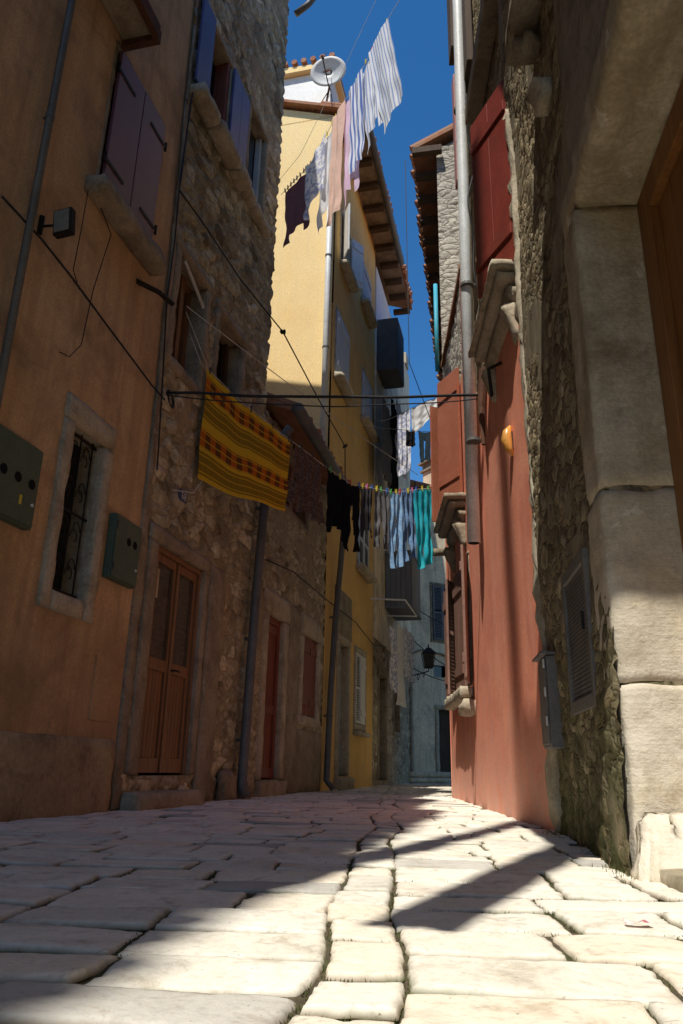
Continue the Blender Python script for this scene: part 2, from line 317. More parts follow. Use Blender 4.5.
def sheet(fr, s0, s1, z0, z1, ops, cell, n=0., wave=0.):
    """front face of a wall with real openings"""
    mb = MB(); mb.sm = True
    def brk(a, b, vals):
        vs = sorted(set([a, b]+[round(v, 4) for v in vals if a < v < b])); out = []
        for p, q in zip(vs, vs[1:]):
            k = max(1, int(math.ceil((q-p)/cell))); out += [p+(q-p)*i/k for i in range(k)]
        return out+[b]
    S = brk(s0, s1, [o[0] for o in ops]+[o[1] for o in ops]); Z = brk(z0, z1, [o[2] for o in ops]+[o[3] for o in ops]); idx = {}
    flip = fr.P(0, 1, 0)-fr.P(0, 0, 0); cr = (fr.P(1, 0, 0)-fr.P(0, 0, 0)).cross(Vector((0, 0, 1))); fl = cr.dot(flip) < 0
    def V(i, j):
        if (i, j) not in idx:
            P = fr.P(S[i], n, Z[j])
            if wave: P += (fr.P(0, 1, 0)-fr.P(0, 0, 0))*noise.noise(Vector((S[i]*.7+fr.o[0]*5, Z[j]*.6, 1)))*wave
            idx[(i, j)] = len(mb.v); mb.v.append(P)
        return idx[(i, j)]
    for i in range(len(S)-1):
        cs = (S[i]+S[i+1])/2
        for j in range(len(Z)-1):
            cz = (Z[j]+Z[j+1])/2
            if any(o[0] < cs < o[1] and o[2] < cz < o[3] for o in ops): continue
            q = (V(i, j), V(i+1, j), V(i+1, j+1), V(i, j+1)); mb.f.append(q[::-1] if fl else q)
    return mb
def house(name, label, fr, s0, s1, z1, ops, m, cell=.25, depth=6., wave=.0, core='dark', edge=None, cat='house', base=None):
    t = thing(name, label, cat, fr.P((s0+s1)/2, -depth/2, 0))
    sheet(fr, s0, s1, -.05, z1, ops, cell, 0, wave).build('wall', m, t, smooth=True)
    e = MB()    # side walls, back wall and top, standing a hand's breadth behind the front face
    for a in ((s0, s0+.01), (s1-.01, s1)): e.box(fr, a[0], a[1], -depth, -.034, -.05, z1-.01)
    e.box(fr, s0+.01, s1-.01, -depth, -depth+.02, -.05, z1-.01); e.box(fr, s0+.01, s1-.01, -depth+.02, -.034, z1-.03, z1-.01)
    e.build('side_wall', edge or m, t)
    c = MB().box(fr, s0+.02, s1-.02, -.45, -.40, -.05, z1-.05); c.build('dark_backing', core, t)  # near-black sheet: darkness of the rooms behind openings put into its colour
    return t
def surround(fr, s0, s1, z0, z1, w, m, par, name='window', n=.03, deep=.24, sill=True, lint=None, wl=None, wr=None, parts=True, amp=.005):
    """stone casing around an opening s0..s1 x z0..z1"""
    wl = w if wl is None else wl; wr = w if wr is None else wr; lint = w if lint is None else lint
    mb = MB(); mb.rbox(fr, s0-wl, s0, -deep, n, z0-(w if sill else 0), z1, amp=amp).rbox(fr, s1, s1+wr, -deep, n, z0-(w if sill else 0), z1, amp=amp)
    mb.rbox(fr, s0-wl-.004, s1+wr+.004, -deep, n+.004, z1+.002, z1+lint, amp=amp)
    if sill: mb.rbox(fr, s0, s1, -deep, n, z0-w, z0, amp=amp)
    return mb.build(name, m, par, smooth=True)
def roof(par, fr, s0, s1, z, over=.5, depth=6., slope=.7, m='tile', tiles=True, th=.07, soff=True, sover=.1):
    mb = MB(); zz = z-over*slope
    q = []
    for a in (s0-sover, s1+sover):
        for n, h in ((over, zz+.03), (-depth/2, z+depth/2*slope+.03), (-depth-over, zz+.03)):
            q += [fr.P(a, n, h), fr.P(a, n, h+th)]
    mb.add(q, [(0, 1, 7, 6), (1, 3, 9, 7), (0, 6, 8, 2), (3, 5, 11, 9), (2, 8, 10, 4), (4, 10, 11, 5), (0, 2, 3, 1), (2, 4, 5, 3), (6, 7, 9, 8), (8, 9, 11, 10)])
    # gable triangles under the roof
    o = mb.build('roof', 'tile', par)
    if tiles:
        tb = MB(); n_ = int((s1-s0+2*sover)/.2)
        for i in range(n_):
            a = s0-sover+.1+i*.2+random.uniform(-.012, .012); jj = random.uniform(-.03, .03)
            for sgn, dz in ((1, .13), ):
                P = [fr.P(a, over+.06+jj, zz+dz-.03), fr.P(a, over-.9, zz+dz+.9*slope)]
                tb.tube(P, .085, 8)
        tb.build('eave_tile', 'tile', o)
    return o
def gable_tri(par, fr, s, z, depth, slope, m, over=0):
    mb = MB()
    p = [fr.P(s, 0, z-.04), fr.P(s, -depth, z-.04), fr.P(s, -depth/2, z+depth/2*slope)]; q = [v+Vector((fr.a[0], fr.a[1], 0))*.05 for v in p]
    mb.add(p+q, [(0, 1, 2), (5, 4, 3), (0, 3, 4, 1), (1, 4, 5, 2), (2, 5, 3, 0)]); return mb.build('gable', m, par)
def shutter(par, fr, s0, s1, z0, z1, m, n=.03, ang=0, hinge='lo', louvre=False, th=.03, name='shutter', planks=3, rails=True):
    """one leaf; ang opens it out of the wall plane about its hinge side"""
    h = s0 if hinge == 'lo' else s1; sg = 1 if hinge == 'lo' else -1; wdt = s1-s0
    ca, sa = math.cos(R(ang)), math.sin(R(ang)); base = fr.P(h, n, 0)
    d = Vector((fr.a[0], fr.a[1], 0))*sg*ca+Vector((fr.out[0], fr.out[1], 0))*sa
    f2 = Fr((base.x, base.y), (d.x, d.y), 'L')
    o = Vector((f2.out[0], f2.out[1], 0)); 
    if o.dot(Vector((fr.out[0], fr.out[1], 0))) < 0: f2 = Fr((base.x, base.y), (d.x, d.y), 'R')
    mb = MB()
    if louvre:
        e = .05
        mb.box(f2, 0, e, 0, th, z0, z1).box(f2, wdt-e, wdt, 0, th, z0, z1).box(f2, e, wdt-e, 0, th, z0, z0+e).box(f2, e, wdt-e, 0, th, z1-e, z1)
        mb.box(f2, e, wdt-e, 0, th, (z0+z1)/2-e/2, (z0+z1)/2+e/2)
        k = int((z1-z0-2*e)/.045)
        for i in range(k):
            z = z0+e+(i+.3)*(z1-z0-2*e)/k
            if abs(z-(z0+z1)/2) < .04: continue
            mb.hexa([f2.P(e, 0.004, z+.025), f2.P(wdt-e, .004, z+.025), f2.P(wdt-e, th-.004, z), f2.P(e, th-.004, z), f2.P(e, .004, z+.033), f2.P(wdt-e, .004, z+.033), f2.P(wdt-e, th-.004, z+.008), f2.P(e, th-.004, z+.008)])
    else:
        for i in range(planks):
            mb.box(f2, wdt*i/planks+.002, wdt*(i+1)/planks-.002, 0, th, z0+random.uniform(0, .004), z1)
        if rails:
            for z in (z0+.16*(z1-z0), z1-.16*(z1-z0)): mb.box(f2, .02, wdt-.02, th-.001, th+.018, z-.05, z+.05)
    ob = mb.build(name, m, par, bevel=.004)
    return ob, f2
def pipe(par, pts, r, m, clips=(), name='downpipe', fr=None, seg=14):
    o = MB().tube(pts, r, seg).build(name, m, par, smooth=True)
    for p, wall in clips:
        c = MB(); p = Vector(p); wall = Vector(wall); d = Vector((0, 0, 1)); rr = r*1.18
        c.tube([p-d*.015, p+d*.015], rr, seg); c.tube([p, wall], rr*.3, 6); c.build('pipe_clip', 'greypipe', o)
    return o
def wobble(p0, p1, k, sag=0, amp=0, seed=0):
    p0, p1 = Vector(p0), Vector(p1); out = []
    for i in range(k+1):
        t = i/k; p = p0.lerp(p1, t); p.z -= 4*sag*t*(1-t)
        if amp and 0 < i < k: p += Vector((noise.noise(Vector((t*5, seed, 0))), noise.noise(Vector((t*5, seed, 4))), noise.noise(Vector((t*5, seed, 9)))))*amp
        out.append(p)
    return out
def cable(label, pts, r=.008, m='wire', name='cable', cat='cable', group=None):
    return tag(MB().tube(pts, r, 6).build(name, m, None, smooth=True), label, cat, group)
# ================================================================== SETTING
gm = N('joint_earth')
gc = gm.ramp(gm.noise(gm.pos(), 6, 6, .7), [(.35, (.07, .055, .035)), (.5, (.12, .095, .06)), (.62, (.055, .075, .022))])
gc = gm.mix(.6, gc, gm.ramp(gm.noise(gm.pos(), 90, 3, .7), [(.3, .5), (.7, 1.4)]), 'MULTIPLY')
gm.l(gc, gm.b.inputs['Base Color']); gm.b.inputs['Roughness'].default_value = 1; gm.bump(gm.noise(gm.pos(), 60, 6, .7), .8, .01)
mb = MB(); mb.add([(-300, -300, -.06), (300, -300, -.06), (300, 300, -.06), (-300, 300, -.06)], [(0, 1, 2, 3)])
tag(mb.build('ground', gm.m), kind='structure')
def und(x, y): return noise.noise(Vector((x*.8, y*.8, 1)))*.014-.004
mb = MB(); mb.sm = True; nx, ny = 112, 300
for j in range(ny+1):
    for i in range(nx+1):
        x, y = -4+.09*i, -1.6+.096*j; mb.v.append(Vector((x, y, und(x, y)-.0115+noise.noise(Vector((x*6, y*6, 7)))*.002)))
for j in range(ny):
    for i in range(nx): p = j*(nx+1)+i; mb.f.append((p, p+1, p+nx+2, p+nx+1))
tag(mb.build('joint_earth', gm.m, None, smooth=True), kind='structure')
def in_street(x, y):
    nl = (x-L.o[0])*L.out[0]+(y-L.o[1])*L.out[1]
    if nl < -.12: return False
    if y < 2.9: return x < 1.55
    if y < 5.1: return x < 1.07+(y-2.9)*.118+.12
    if y < 10.6: return x < 1.36+(y-5.18)*.039+.12
    return x < 1.6+(y-10.6)*.2+.15
PA = R(4.5)
def pav(t, y): return (t*math.cos(PA)+(y-1)*math.sin(PA)-.02, 1+(y-1)*math.cos(PA)-t*math.sin(PA))
pm = MB(); pm.sm = True; tint = []
joints = []
def slab(t0, t1, y0, y1):
    cx, cy = pav((t0+t1)/2, (y0+y1)/2)
    if not in_street(cx, cy) or cy > 27: return
    k = 22 if cy < 2.4 else 15 if cy < 4 else 10 if cy < 6 else 7 if cy < 11 else 3
    jit = .008; gp = random.uniform(.002, .006)
    c = [(t0+gp, y0+gp), (t1-gp, y0+gp), (t1-gp, y1-gp), (t0+gp, y1-gp)]
    c = [(a+random.uniform(-jit, jit), b+random.uniform(-jit, jit)) for a, b in c]
    sd = random.uniform(0, 99); tx, ty = random.uniform(-.004, .004), random.uniform(-.005, .005); dz = random.uniform(-.003, .003)
    tn = (random.random(), random.random(), 0, 1)
    if random.random() < .06: tn = (-.25, tn[1], tn[2], 1)
    b = len(pm.v); wd = max(t1-t0, .05); hg = max(y1-y0, .05)
    def params(w_):
        e1, e2 = 2*.0055/w_, 2*.018/w_
        mid = [-1+e2+(2-2*e2)*q/(k-4) for q in range(k-3)]
        return [-1, -1+e1]+mid+[1-e1, 1]
    if k < 5: U = [-1, -.93, .93, 1]; W = U; k = 3
    else: U = params(wd); W = params(hg)
    for j in range(k+1):
        for i in range(k+1):
            u = U[i]; v = W[j]
            q = .05; us = u*math.sqrt(1-q*abs(v)**8); vs = v*math.sqrt(1-q*abs(u)**8)
            a = (us+1)/2; d = (vs+1)/2
            t = lerp(lerp(c[0][0], c[1][0], a), lerp(c[3][0], c[2][0], a), d)
            y = lerp(lerp(c[0][1], c[1][1], a), lerp(c[3][1], c[2][1], a), d)
            ring = i in (0, k) or j in (0, k); ring2 = (i in (1, k-1) or j in (1, k-1)) and not ring
            wv = .006 if i < 3 or j < 3 or i > k-3 or j > k-3 else .002
            t += noise.noise(Vector((t*16, y*16, sd)))*wv+noise.noise(Vector((t*45, y*45, sd)))*wv*.5; y += noise.noise(Vector((t*16, y*16, sd+9)))*wv+noise.noise(Vector((t*45, y*45, sd+9)))*wv*.5
            x, yy = pav(t+noise.noise(Vector((y*.9, 2, 2)))*.16, y)
            chip = max(0, noise.noise(Vector((x*25, yy*25, 4)))-.12)
            z = -.015 if ring else (-.0018-.016*chip) if ring2 else -.006*chip*(1 if i in (2, k-2) or j in (2, k-2) else 0)
            z += dz+u*tx+v*ty+noise.noise(Vector((x*7, yy*7, sd)))*.0032+noise.noise(Vector((x*28, yy*28, 3)))*.0017
            z += noise.noise(Vector((x*.8, yy*.8, 1)))*.014
            pm.v.append(Vector((x, yy, z-.004))); tint.append((tn[0], tn[1], 1. if ring else .45*min(1, chip*4+.3) if ring2 else 0., 1))
    for j in range(k):
        for i in range(k):
            p = b+j*(k+1)+i; pm.f.append((p, p+1, p+k+2, p+k+1))
    joints.append((t0, t1, y0, y1))
def rows(ta, tb, y0, y1, side):
    y = y0
    while y < y1:
        h = random.uniform(.20, .31)*(1 if y > .8 else .9); t = ta; skew = random.uniform(-.05, .05)
        first = random.uniform(.1, .35)
        if side < 0:
            t = tb
            while t > ta:
                wd = random.uniform(.24, .50)
                slab(max(t-wd, ta-.2), t, y+.02*(t), y+h+.02*t); t -= wd
        else:
            while t < tb:
                wd = random.uniform(.24, .52); slab(t, t+wd, y+.02*t, y+h+.02*t); t += wd
        y += h
rows(-5, -.075, -1.5, 27, -1); rows(.075, 5.5, -1.42, 27, 1)
y = -1.3
while y < 27:
    h = random.uniform(.16, .36); slab(-.076+random.uniform(-.014, .006), .076+random.uniform(-.006, .014), y, y+h); y += h
km = N('worn_limestone_paving')
at = km.n('Attribute', attribute_name='tint'); sp = km.n('SeparateColor'); km.l(at.outputs['Color'], sp.inputs[0])
c = km.ramp(sp.outputs[0], [(0, (.52, .50, .46)), (.03, (.68, .65, .58)), (.25, (.90, .85, .73)), (.6, (.84, .80, .71)), (1, (.88, .78, .63))])
c = km.mix(.8, c, km.ramp(km.noise(km.pos(), 5, 7, .7, .5), [(.32, (.62, .56, .47)), (.43, (.95, .93, .89)), (.6, (1.08, 1.07, 1.04))]), 'MULTIPLY')
c = km.mix(.6, c, km.ramp(km.noise(km.pos(), 40, 6, .75), [(.3, .72), (.5, 1.08)]), 'MULTIPLY')
pk = km.ramp(km.noise(km.pos(), 2.3, 5, .6), [(.58, 0.), (.70, .5)]); c = km.mix(pk, c, (.52, .36, .26))
pit = km.ramp(km.noise(km.pos(), 75, 3, .6), [(.24, 1.), (.32, 0.)]); c = km.mix(km.math('MULTIPLY', pit, .6), c, (.16, .12, .08))

# moss close to the foot of the right hand wall
st_ = km.ramp(km.noise(km.pos(), 11, 7, .75, .8), [(.55, 0.), (.68, .6)]); c = km.mix(st_, c, (.40, .34, .26))
c = km.mix(sp.outputs[2], c, km.ramp(km.noise(km.pos(), 4, 4, .6), [(.45, (.20, .155, .095)), (.6, (.12, .125, .05))]))
km.l(c, km.b.inputs['Base Color']); km.b.inputs['Roughness'].default_value = .62; km.b.inputs['Specular IOR Level'].default_value = .28
hh = km.math('ADD', km.noise(km.pos(), 30, 7, .72), km.math('MULTIPLY', pit, -.5)); km.bump(hh, .7, .006)
po = pm.build('paving', km.m, smooth=True)
ca_ = po.data.color_attributes.new('tint', 'FLOAT_COLOR', 'POINT')
for i, tt in enumerate(tint): ca_.data[i].color = tt
tag(po, kind='structure')
# moss and grass blades in the joints
mo = N('joint_moss'); mo.l(mo.ramp(mo.noise(mo.pos(), 20, 3, .6), [(.3, (.045, .055, .016)), (.7, (.12, .115, .04))]), mo.b.inputs['Base Color']); mo.b.inputs['Roughness'].default_value = .9
mb = MB(); mb.sm = True
random.seed(11)
for (t0, t1, y0, y1) in joints:
    if y0 > 8 or y0 < .6: continue
    for edge in range(2):
        if random.random() < .15: continue
        dens = noise.noise(Vector((t0*1.3, y0*1.3, 5)))+.25
        k = int(max(0, dens)*(150 if edge == 0 else 150)*(1 if y0 < 4 else .4))
        for _ in range(k):
            if edge == 0: t, y = random.uniform(t0, t1), y0+random.gauss(0, .008)
            else: t, y = t0+random.gauss(0, .008), random.uniform(y0, y1)
            x, yy = pav(t, y+.02*t); a = random.uniform(0, 6.28); hgt = random.uniform(-.002, .006); w_ = random.uniform(.0015, .003)
            dx, dy = math.cos(a)*w_, math.sin(a)*w_; lx, ly = random.uniform(-.006, .006), random.uniform(-.006, .006); z0 = und(x, yy)-.013
            x += noise.noise(Vector(((y+.02*t)*.9, 2, 2)))*.16; mb.add([(x-dx, yy-dy, z0), (x+dx, yy+dy, z0), (x+lx, yy+ly, z0+hgt+.006)], [(0, 1, 2)])
# mossy tufts where the paving meets the right hand wall
for _ in range(4200):
    y = random.uniform(1.9, 8); s_ = (y-2.9)
    x = (1.07+(y-2.9)*.118 if y < 5.1 else 1.36+(y-5.18)*.039)-abs(random.gauss(0, .035))-.005
    if noise.noise(Vector((x*2, y*2.2, 8))) < -.05: continue
    a = random.uniform(0, 6.28); hgt = random.uniform(-.012, .008); w_ = .003; dx, dy = math.cos(a)*w_, math.sin(a)*w_
    mb.add([(x-dx, y-dy, -.02), (x+dx, y+dy, -.02), (x+random.uniform(-.01, .01), y+random.uniform(-.01, .01), hgt)], [(0, 1, 2)])
tag(mb.build('moss', mo.m), 'low green moss and grass blades growing in the paving joints', 'moss', kind='stuff')
# ================================================================== LEFT: SALMON HOUSE
random.seed(3)
E1 = 1.25
ops = [(.15, .56, 1.43, 2.65), (.0, .83, 4.68, 6.08), (-4.2, -3.3, 0, 2.2), (-2.6, -1.9, 1.4, 2.6), (-2.7, -1.9, 4.6, 6.1)]
ph = house('plaster_house', 'salmon plastered house with purple shutters on the near left', L, -14, E1, 13.5, ops, 'salmon', .3)
pl = MB(); pl.rbox(L, -3.25, E1-.04, -.02, .035, -.05, .5, cell=.09, amp=.008); pl.build('plinth', 'plinth', ph, smooth=True)
wn = surround(L, .15, .56, 1.43, 2.65, .14, 'lime', ph, 'window', n=.025, wl=.13, wr=.14, lint=.19)
MB().box(L, .15, .56, -.22, -.2, 1.43, 2.65).build('pane', 'glass', wn)
gr = MB()
for s in (.20, .355, .51): gr.tube([L.P(s, -.06, 1.43), L.P(s, -.06, 2.65)], .007, 6)
for z in (1.46, 2.04, 2.62): gr.box(L, .15, .56, -.066, -.054, z-.008, z+.008)
for z in (1.62, 1.9, 2.2, 2.48):
    for s, sg in ((.275, 1), (.435, -1), (.275, -1), (.435, 1)):
        pts = [];
        for q in range(22):
            a = q/21*4.6; r = .058*(1-q/26); pts.append(L.P(s+sg*math.cos(a)*r, -.06, z+math.sin(a)*r*1.5+(.03 if sg > 0 else -.03)))
        gr.tube(pts, .0045, 5)
gr.build('grille', 'iron', wn, smooth=True)
# near shuttered window
w2 = surround(L, .0, .83, 4.68, 6.08, .05, 'limeD', ph, 'window', n=.012, lint=.06, sill=False)
sl = MB().rbox(L, -.17, .95, -.02, .17, 4.46, 4.62, amp=.012, rnd=.02).build('sill', 'limeD', w2, smooth=True)
for h_, a, b in (('lo', .005, .412), ('hi', .418, .825)):
    so, f2 = shutter(w2, L, a, b, 4.68, 6.07, 'purple', n=.012, hinge=h_, planks=1, rails=False)
    x0, x1 = (a-.03, a+.26) if h_ == 'lo' else (b-.26, b+.03)
    for z in (4.9, 5.85): MB().box(L, x0, x1, .043, .05, z-.016, z+.016).tube([L.P(x0 if h_ == 'lo' else x1, .045, z-.04), L.P(x0 if h_ == 'lo' else x1, .045, z+.05)], .014, 6).build('hinge', 'iron', w2)
# window tray high on the facade, seen from below
c0 = L.px(80, 38, .3); c1 = L.px(140, 28, .3)
ty = MB(); zt = 6.15
ty.box(L, -.62, .02, .01, .30, zt+.06, zt+.16).build('window_tray', 'limeD', ph, bevel=.01)
MB().box(L, -.68, -.62, 0, .34, zt, zt+.14).box(L, .02, .08, 0, .34, zt, zt+.14).box(L, -.62, .02, .30, .36, zt, zt+.14).build('tray_frame', 'rust', ph, bevel=.005)
surround(L, -2.6, -1.9, 1.4, 2.6, .12, 'lime', ph, 'window'); dd = surround(L, -4.2, -3.3, 0, 2.2, .14, 'lime', ph, 'door_frame', sill=False)
MB().box(L, -4.2, -3.3, -.2, -.15, 0, 2.2).build('door', 'doorwood', dd)
MB().box(L, -2.6, -1.9, -.2, -.18, 1.4, 2.6).build('pane', 'glass', ph)
w3 = MB().box(L, -2.7, -1.9, -.03, .01, 4.6, 6.1).build('window', 'purple', ph)
pipe(ph, [L.P(-.71, .05, .0), L.P(-.71, .05, 13.2)], .028, 'greypipe', [(L.P(-.71, .05, z), L.P(-.71, -.02, z)) for z in (1.6, 4.6, 7)])
ht = MB(); ht.rbox(L, .82, 1.15, -.01, .012, .62, 1.09, amp=.003, rnd=.006); ht.build('hatch', 'salmon', ph)
MB().rbox(L, -.93, -.80, -.02, .02, 2.78, 2.98, amp=.006).build('vent_cap', 'lime', ph)
roof(ph, L, -14, -4.8, 14.2, over=.60, slope=.6, sover=0)
roof(ph, L, -4.8, -2.4, 14.0, over=.28, slope=.4, sover=0)
roof(ph, L, -2.4, E1, 13.6, over=.03, slope=.3, sover=0, tiles=False)
# small bracket bar in the wall by the corner
MB().tube([L.P(.72, .0, 4.27), L.P(.95, .10, 4.30), L.P(1.14, .14, 4.30)], .024, 8).build('iron_stub', 'iron', ph)
# ---- meter cabinets
def cabinet(name, label, s0, s1, z0, z1, holes, mat_='green', nt=.075):
    t = thing(name, label, 'cabinet', L.P(s0, 0, z0), 'green meter cabinets on the salmon wall')
    MB().box(L, s0, s1, .003, nt-.012, z0, z1).build('casing', mat_, t, bevel=.004)
    d = MB().box(L, s0+.012, s1-.012, nt-.010, nt, z0+.012, z1-.012).build('door', mat_, t, bevel=.003)
    for hs, hz in holes:
        f = MB(); ring = []
        q = 20; f.v = [L.P(hs+.034*math.cos(6.283*i/q), nt+.002, hz+.034*math.sin(6.283*i/q)) for i in range(q)]; f.f = [tuple(range(q))]
        f.build('meter_hole', 'hole', d)
    MB().tube([L.P(s1-.05, nt, (z0+z1)/2-.12), L.P(s1-.05, nt+.008, (z0+z1)/2-.12)], .011, 10).build('lock', 'galv', d)
    MB().tube([L.P(s0+.02, nt-.002, z0+.06), L.P(s0+.02, nt-.002, z0+.12)], .007, 6).build('hinge', 'iron', d); MB().tube([L.P(s0+.02, nt-.002, z1-.12), L.P(s0+.02, nt-.002, z1-.06)], .007, 6).build('hinge', 'iron', d)
    return t, d
t, d = cabinet('meter_cabinet', 'larger green metal meter cabinet with three round holes at the left edge', -.92, -.22, 1.72, 2.26, [(-.58, 2.0), (-.44, 2.0), (-.30, 2.0)])
MB().box(L, -.40, -.375, .0765, .0785, 1.84, 1.90).build('sticker', 'stick', d)
t, d = cabinet('meter_cabinet', 'smaller green metal meter cabinet with two round holes beside the house corner', .76, 1.17, 1.66, 2.17, [(.97, 1.99), (1.07, 1.99)])
# ---- floodlight
t = thing('floodlight', 'small black floodlight on a bracket high on the salmon wall', 'lamp', L.P(-.45, 0, 3.9))
fb = Fr((L.P(-.45, .17, 0).x, L.P(-.45, .17, 0).y), (.55, 1), 'L'); 
f3_ = Fr((L.P(-.5, .13, 0).x, L.P(-.5, .13, 0).y), (1, .12), 'R')
f3_ = Fr(f3_.o, (1, -.35), 'L')
MB().box(f3_, -.02, .13, -.0, .05, 3.72, 3.9, dn=.03).build('housing', 'iron', t, bevel=.006)
MB().box(f3_, -.005, .115, .054, .060, 3.735, 3.885, dn=.0255).build('lens', 'lens', t)
MB().tube([L.P(-.56, 0, 3.80), L.P(-.55, .10, 3.80), L.P(-.50, .15, 3.80)], .01, 6).tube([L.P(-.56, 0.01, 3.74), L.P(-.56, 0.01, 3.88)], .02, 6).build('bracket', 'iron', t)
# ================================================================== LEFT: TALL STONE HOUSE
E2 = 4.14
ops = [(1.57, 2.60, .24, 2.18), (1.46, 2.1, 3.98, 5.15), (2.5, 3.2, 4.02, 5.12), (1.60, 2.20, 7.12, 8.4), (2.92, 3.5, 7.25, 8.55), (1.5, 2.3, 9.9, 11.2)]
sh = house('stone_house', 'tall rubble stone house with blue shutters and a double wooden door', L, E1+.02, E2, 12.2, ops, 'stoneL', .05)
# rendered corner strip next to the salmon wall
MB().rbox(L, E1-.0, E1+.17, -.03, .02, 0, 8.5, cell=.08, amp=.012, rnd=.01, prof=lambda c: [c[0]-.02*c[2]*(1 if c[0] > E1+.05 else 0), c[1], c[2]]).build('corner_strip', 'limeD', sh, smooth=True)
dw = surround(L, 1.60, 2.58, .24, 2.17, .14, 'limeD', sh, 'door_frame', n=.03, wl=.19, wr=.14, lint=.14, sill=False, deep=.3)
pr = MB().rbox(L, 2.735, 3.14, -.03, .045, 0, 2.30, cell=.07, amp=.012, rnd=.03).build('door_pier', 'limeD', sh, smooth=True)
MB().rbox(L, 1.40, 2.75, -.3, .16, -.05, .12, amp=.01, rnd=.03).rbox(L, 1.6, 2.58, -.3, .0, .12, .236, amp=.006).build('doorstep', 'lime', sh, smooth=True)
def double_door(par, s0, s1, z0, z1, m, n, glassm='frost', split=.5, slat=True):
    fr_m = MB().box(L, s0, s0+.045, n-.06, n+.02, z0, z1).box(L, s1-.045, s1, n-.06, n+.02, z0, z1).box(L, s0+.045, s1-.045, n-.06, n+.02, z1-.05, z1).build('door', m, par, bevel=.004)
    mid = (s0+s1)/2; zs = z0+(z1-z0)*split
    for a, b in ((s0+.048, mid-.004), (mid+.004, s1-.048)):
        lf = MB(); w_ = .06
        lf.box(L, a, a+w_, n-.05, n, z0+.01, z1-.052).box(L, b-w_, b, n-.05, n, z0+.01, z1-.052)
        for za, zb in ((z0+.01, z0+.13), (zs-.05, zs+.05), (z1-.13, z1-.052)): lf.box(L, a+w_, b-w_, n-.05, n, za, zb)
        k = 5
        for i in range(k): lf.box(L, a+w_+(b-a-2*w_)*i/k+.003, a+w_+(b-a-2*w_)*(i+1)/k-.003, n-.035, n-.018, z0+.13, zs-.05)
        lo_ = lf.build('door_leaf', m, fr_m, bevel=.003)
        MB().box(L, a+w_, b-w_, n-.03, n-.024, zs+.05, z1-.13).build('pane', glassm, fr_m)
    MB().box(L, mid-.018, mid+.018, n+.001, n+.014, z0+.01, z1-.055).build('cover_strip', m, fr_m, bevel=.003)
    hd = MB().tube([L.P(mid+.05, n, zs-.02), L.P(mid+.05, n+.045, zs-.02), L.P(mid+.14, n+.045, zs-.02)], .008, 8).build('handle', 'iron', fr_m, smooth=True)
    return fr_m
d1 = double_door(dw, 1.60, 2.58, .25, 2.165, 'doorwood', -.03, split=.47)
MB().box(L, 1.72, 1.77, -.05, -.045, 1.72, 1.98).build('notice', 'lime', d1)
# upper window with open blue shutters and a long sill
wb = surround(L, 1.60, 2.20, 7.12, 8.4, .07, 'limeD', sh, 'window', n=.02, sill=False)
MB().box(L, 1.60, 2.20, -.2, -.18, 7.12, 8.4).build('pane', 'glass', wb)
MB().box(L, 1.86, 1.92, -.17, -.12, 7.12, 8.4).box(L, 2.13, 2.2, -.17, -.0, 7.12, 8.4).box(L, 1.60, 1.66, -.17, -.1, 7.12, 8.4).build('frame', 'redwood', wb, bevel=.004)
MB().box(L, 1.27, 1.59, .035, .065, 7.17, 8.4).build('shutter', 'blueshut', wb, bevel=.004)
MB().box(L, 2.21, 2.47, .035, .065, 7.17, 8.4).box(L, 2.473, 2.73, .035, .065, 7.17, 8.4).build('shutter', 'blueshut', wb, bevel=.004)
sb = MB()
for a, b in ((1.22, 1.72), (1.73, 2.35), (2.36, 2.72)): sb.rbox(L, a, b, -.02, .19, 6.94, 7.10, amp=.01, rnd=.03)
for a, b in ((2.74, 3.05), (3.06, 3.62)): sb.rbox(L, a, b, -.02, .13, 6.99, 7.13, amp=.012, rnd=.03)
sb.build('sill', 'lime', wb, smooth=True)
wc = surround(L, 2.92, 3.5, 7.25, 8.55, .1, 'limeD', sh, 'window', n=.02, sill=False)
MB().box(L, 2.92, 3.5, -.15, -.13, 7.25, 8.55).build('pane', 'glass', wc)
MB().box(L, 2.92, 2.98, -.12, -.05, 7.25, 8.55).box(L, 3.44, 3.5, -.12, -.05, 7.25, 8.55).build('frame', 'greywood', wc)
wd_ = surround(L, 1.46, 2.1, 3.98, 5.15, .12, 'limeD', sh, 'window', n=.02, deep=.3)
MB().box(L, 1.46, 2.1, -.26, -.24, 3.98, 5.15).build('pane', 'glass', wd_)
MB().box(L, 1.46, 1.53, -.23, -.17, 3.98, 5.15).box(L, 1.82, 1.90, -.23, -.15, 3.98, 5.15).box(L, 2.03, 2.1, -.23, -.17, 3.98, 5.15).box(L, 1.53, 2.03, -.23, -.17, 5.07, 5.15).build('frame', 'doorwood', wd_, bevel=.004)
MB().tube([L.P(1.55, .0, 5.10), L.P(2.02, .02, 4.86)], .018, 8).build('blind_rod', 'cord', wd_)
we = surround(L, 2.5, 3.2, 4.02, 5.12, .12, 'limeD', sh, 'window', n=.02, deep=.3)
MB().box(L, 2.5, 3.2, -.26, -.24, 4.02, 5.12).build('pane', 'glass', we)
MB().box(L, 2.5, 2.57, -.23, -.17, 4.02, 5.12).box(L, 3.13, 3.2, -.23, -.17, 4.02, 5.12).build('frame', 'dwood', we)
wf = surround(L, 1.5, 2.3, 9.9, 11.2, .12, 'limeD', sh, 'window', n=.02); MB().box(L, 1.5, 2.3, -.2, -.18, 9.9, 11.2).build('pane', 'glass', wf)
hp = MB().box(L, 1.88, 2.02, .02, .03, 2.68, 2.79).build('number_plate', 'platebl', sh)
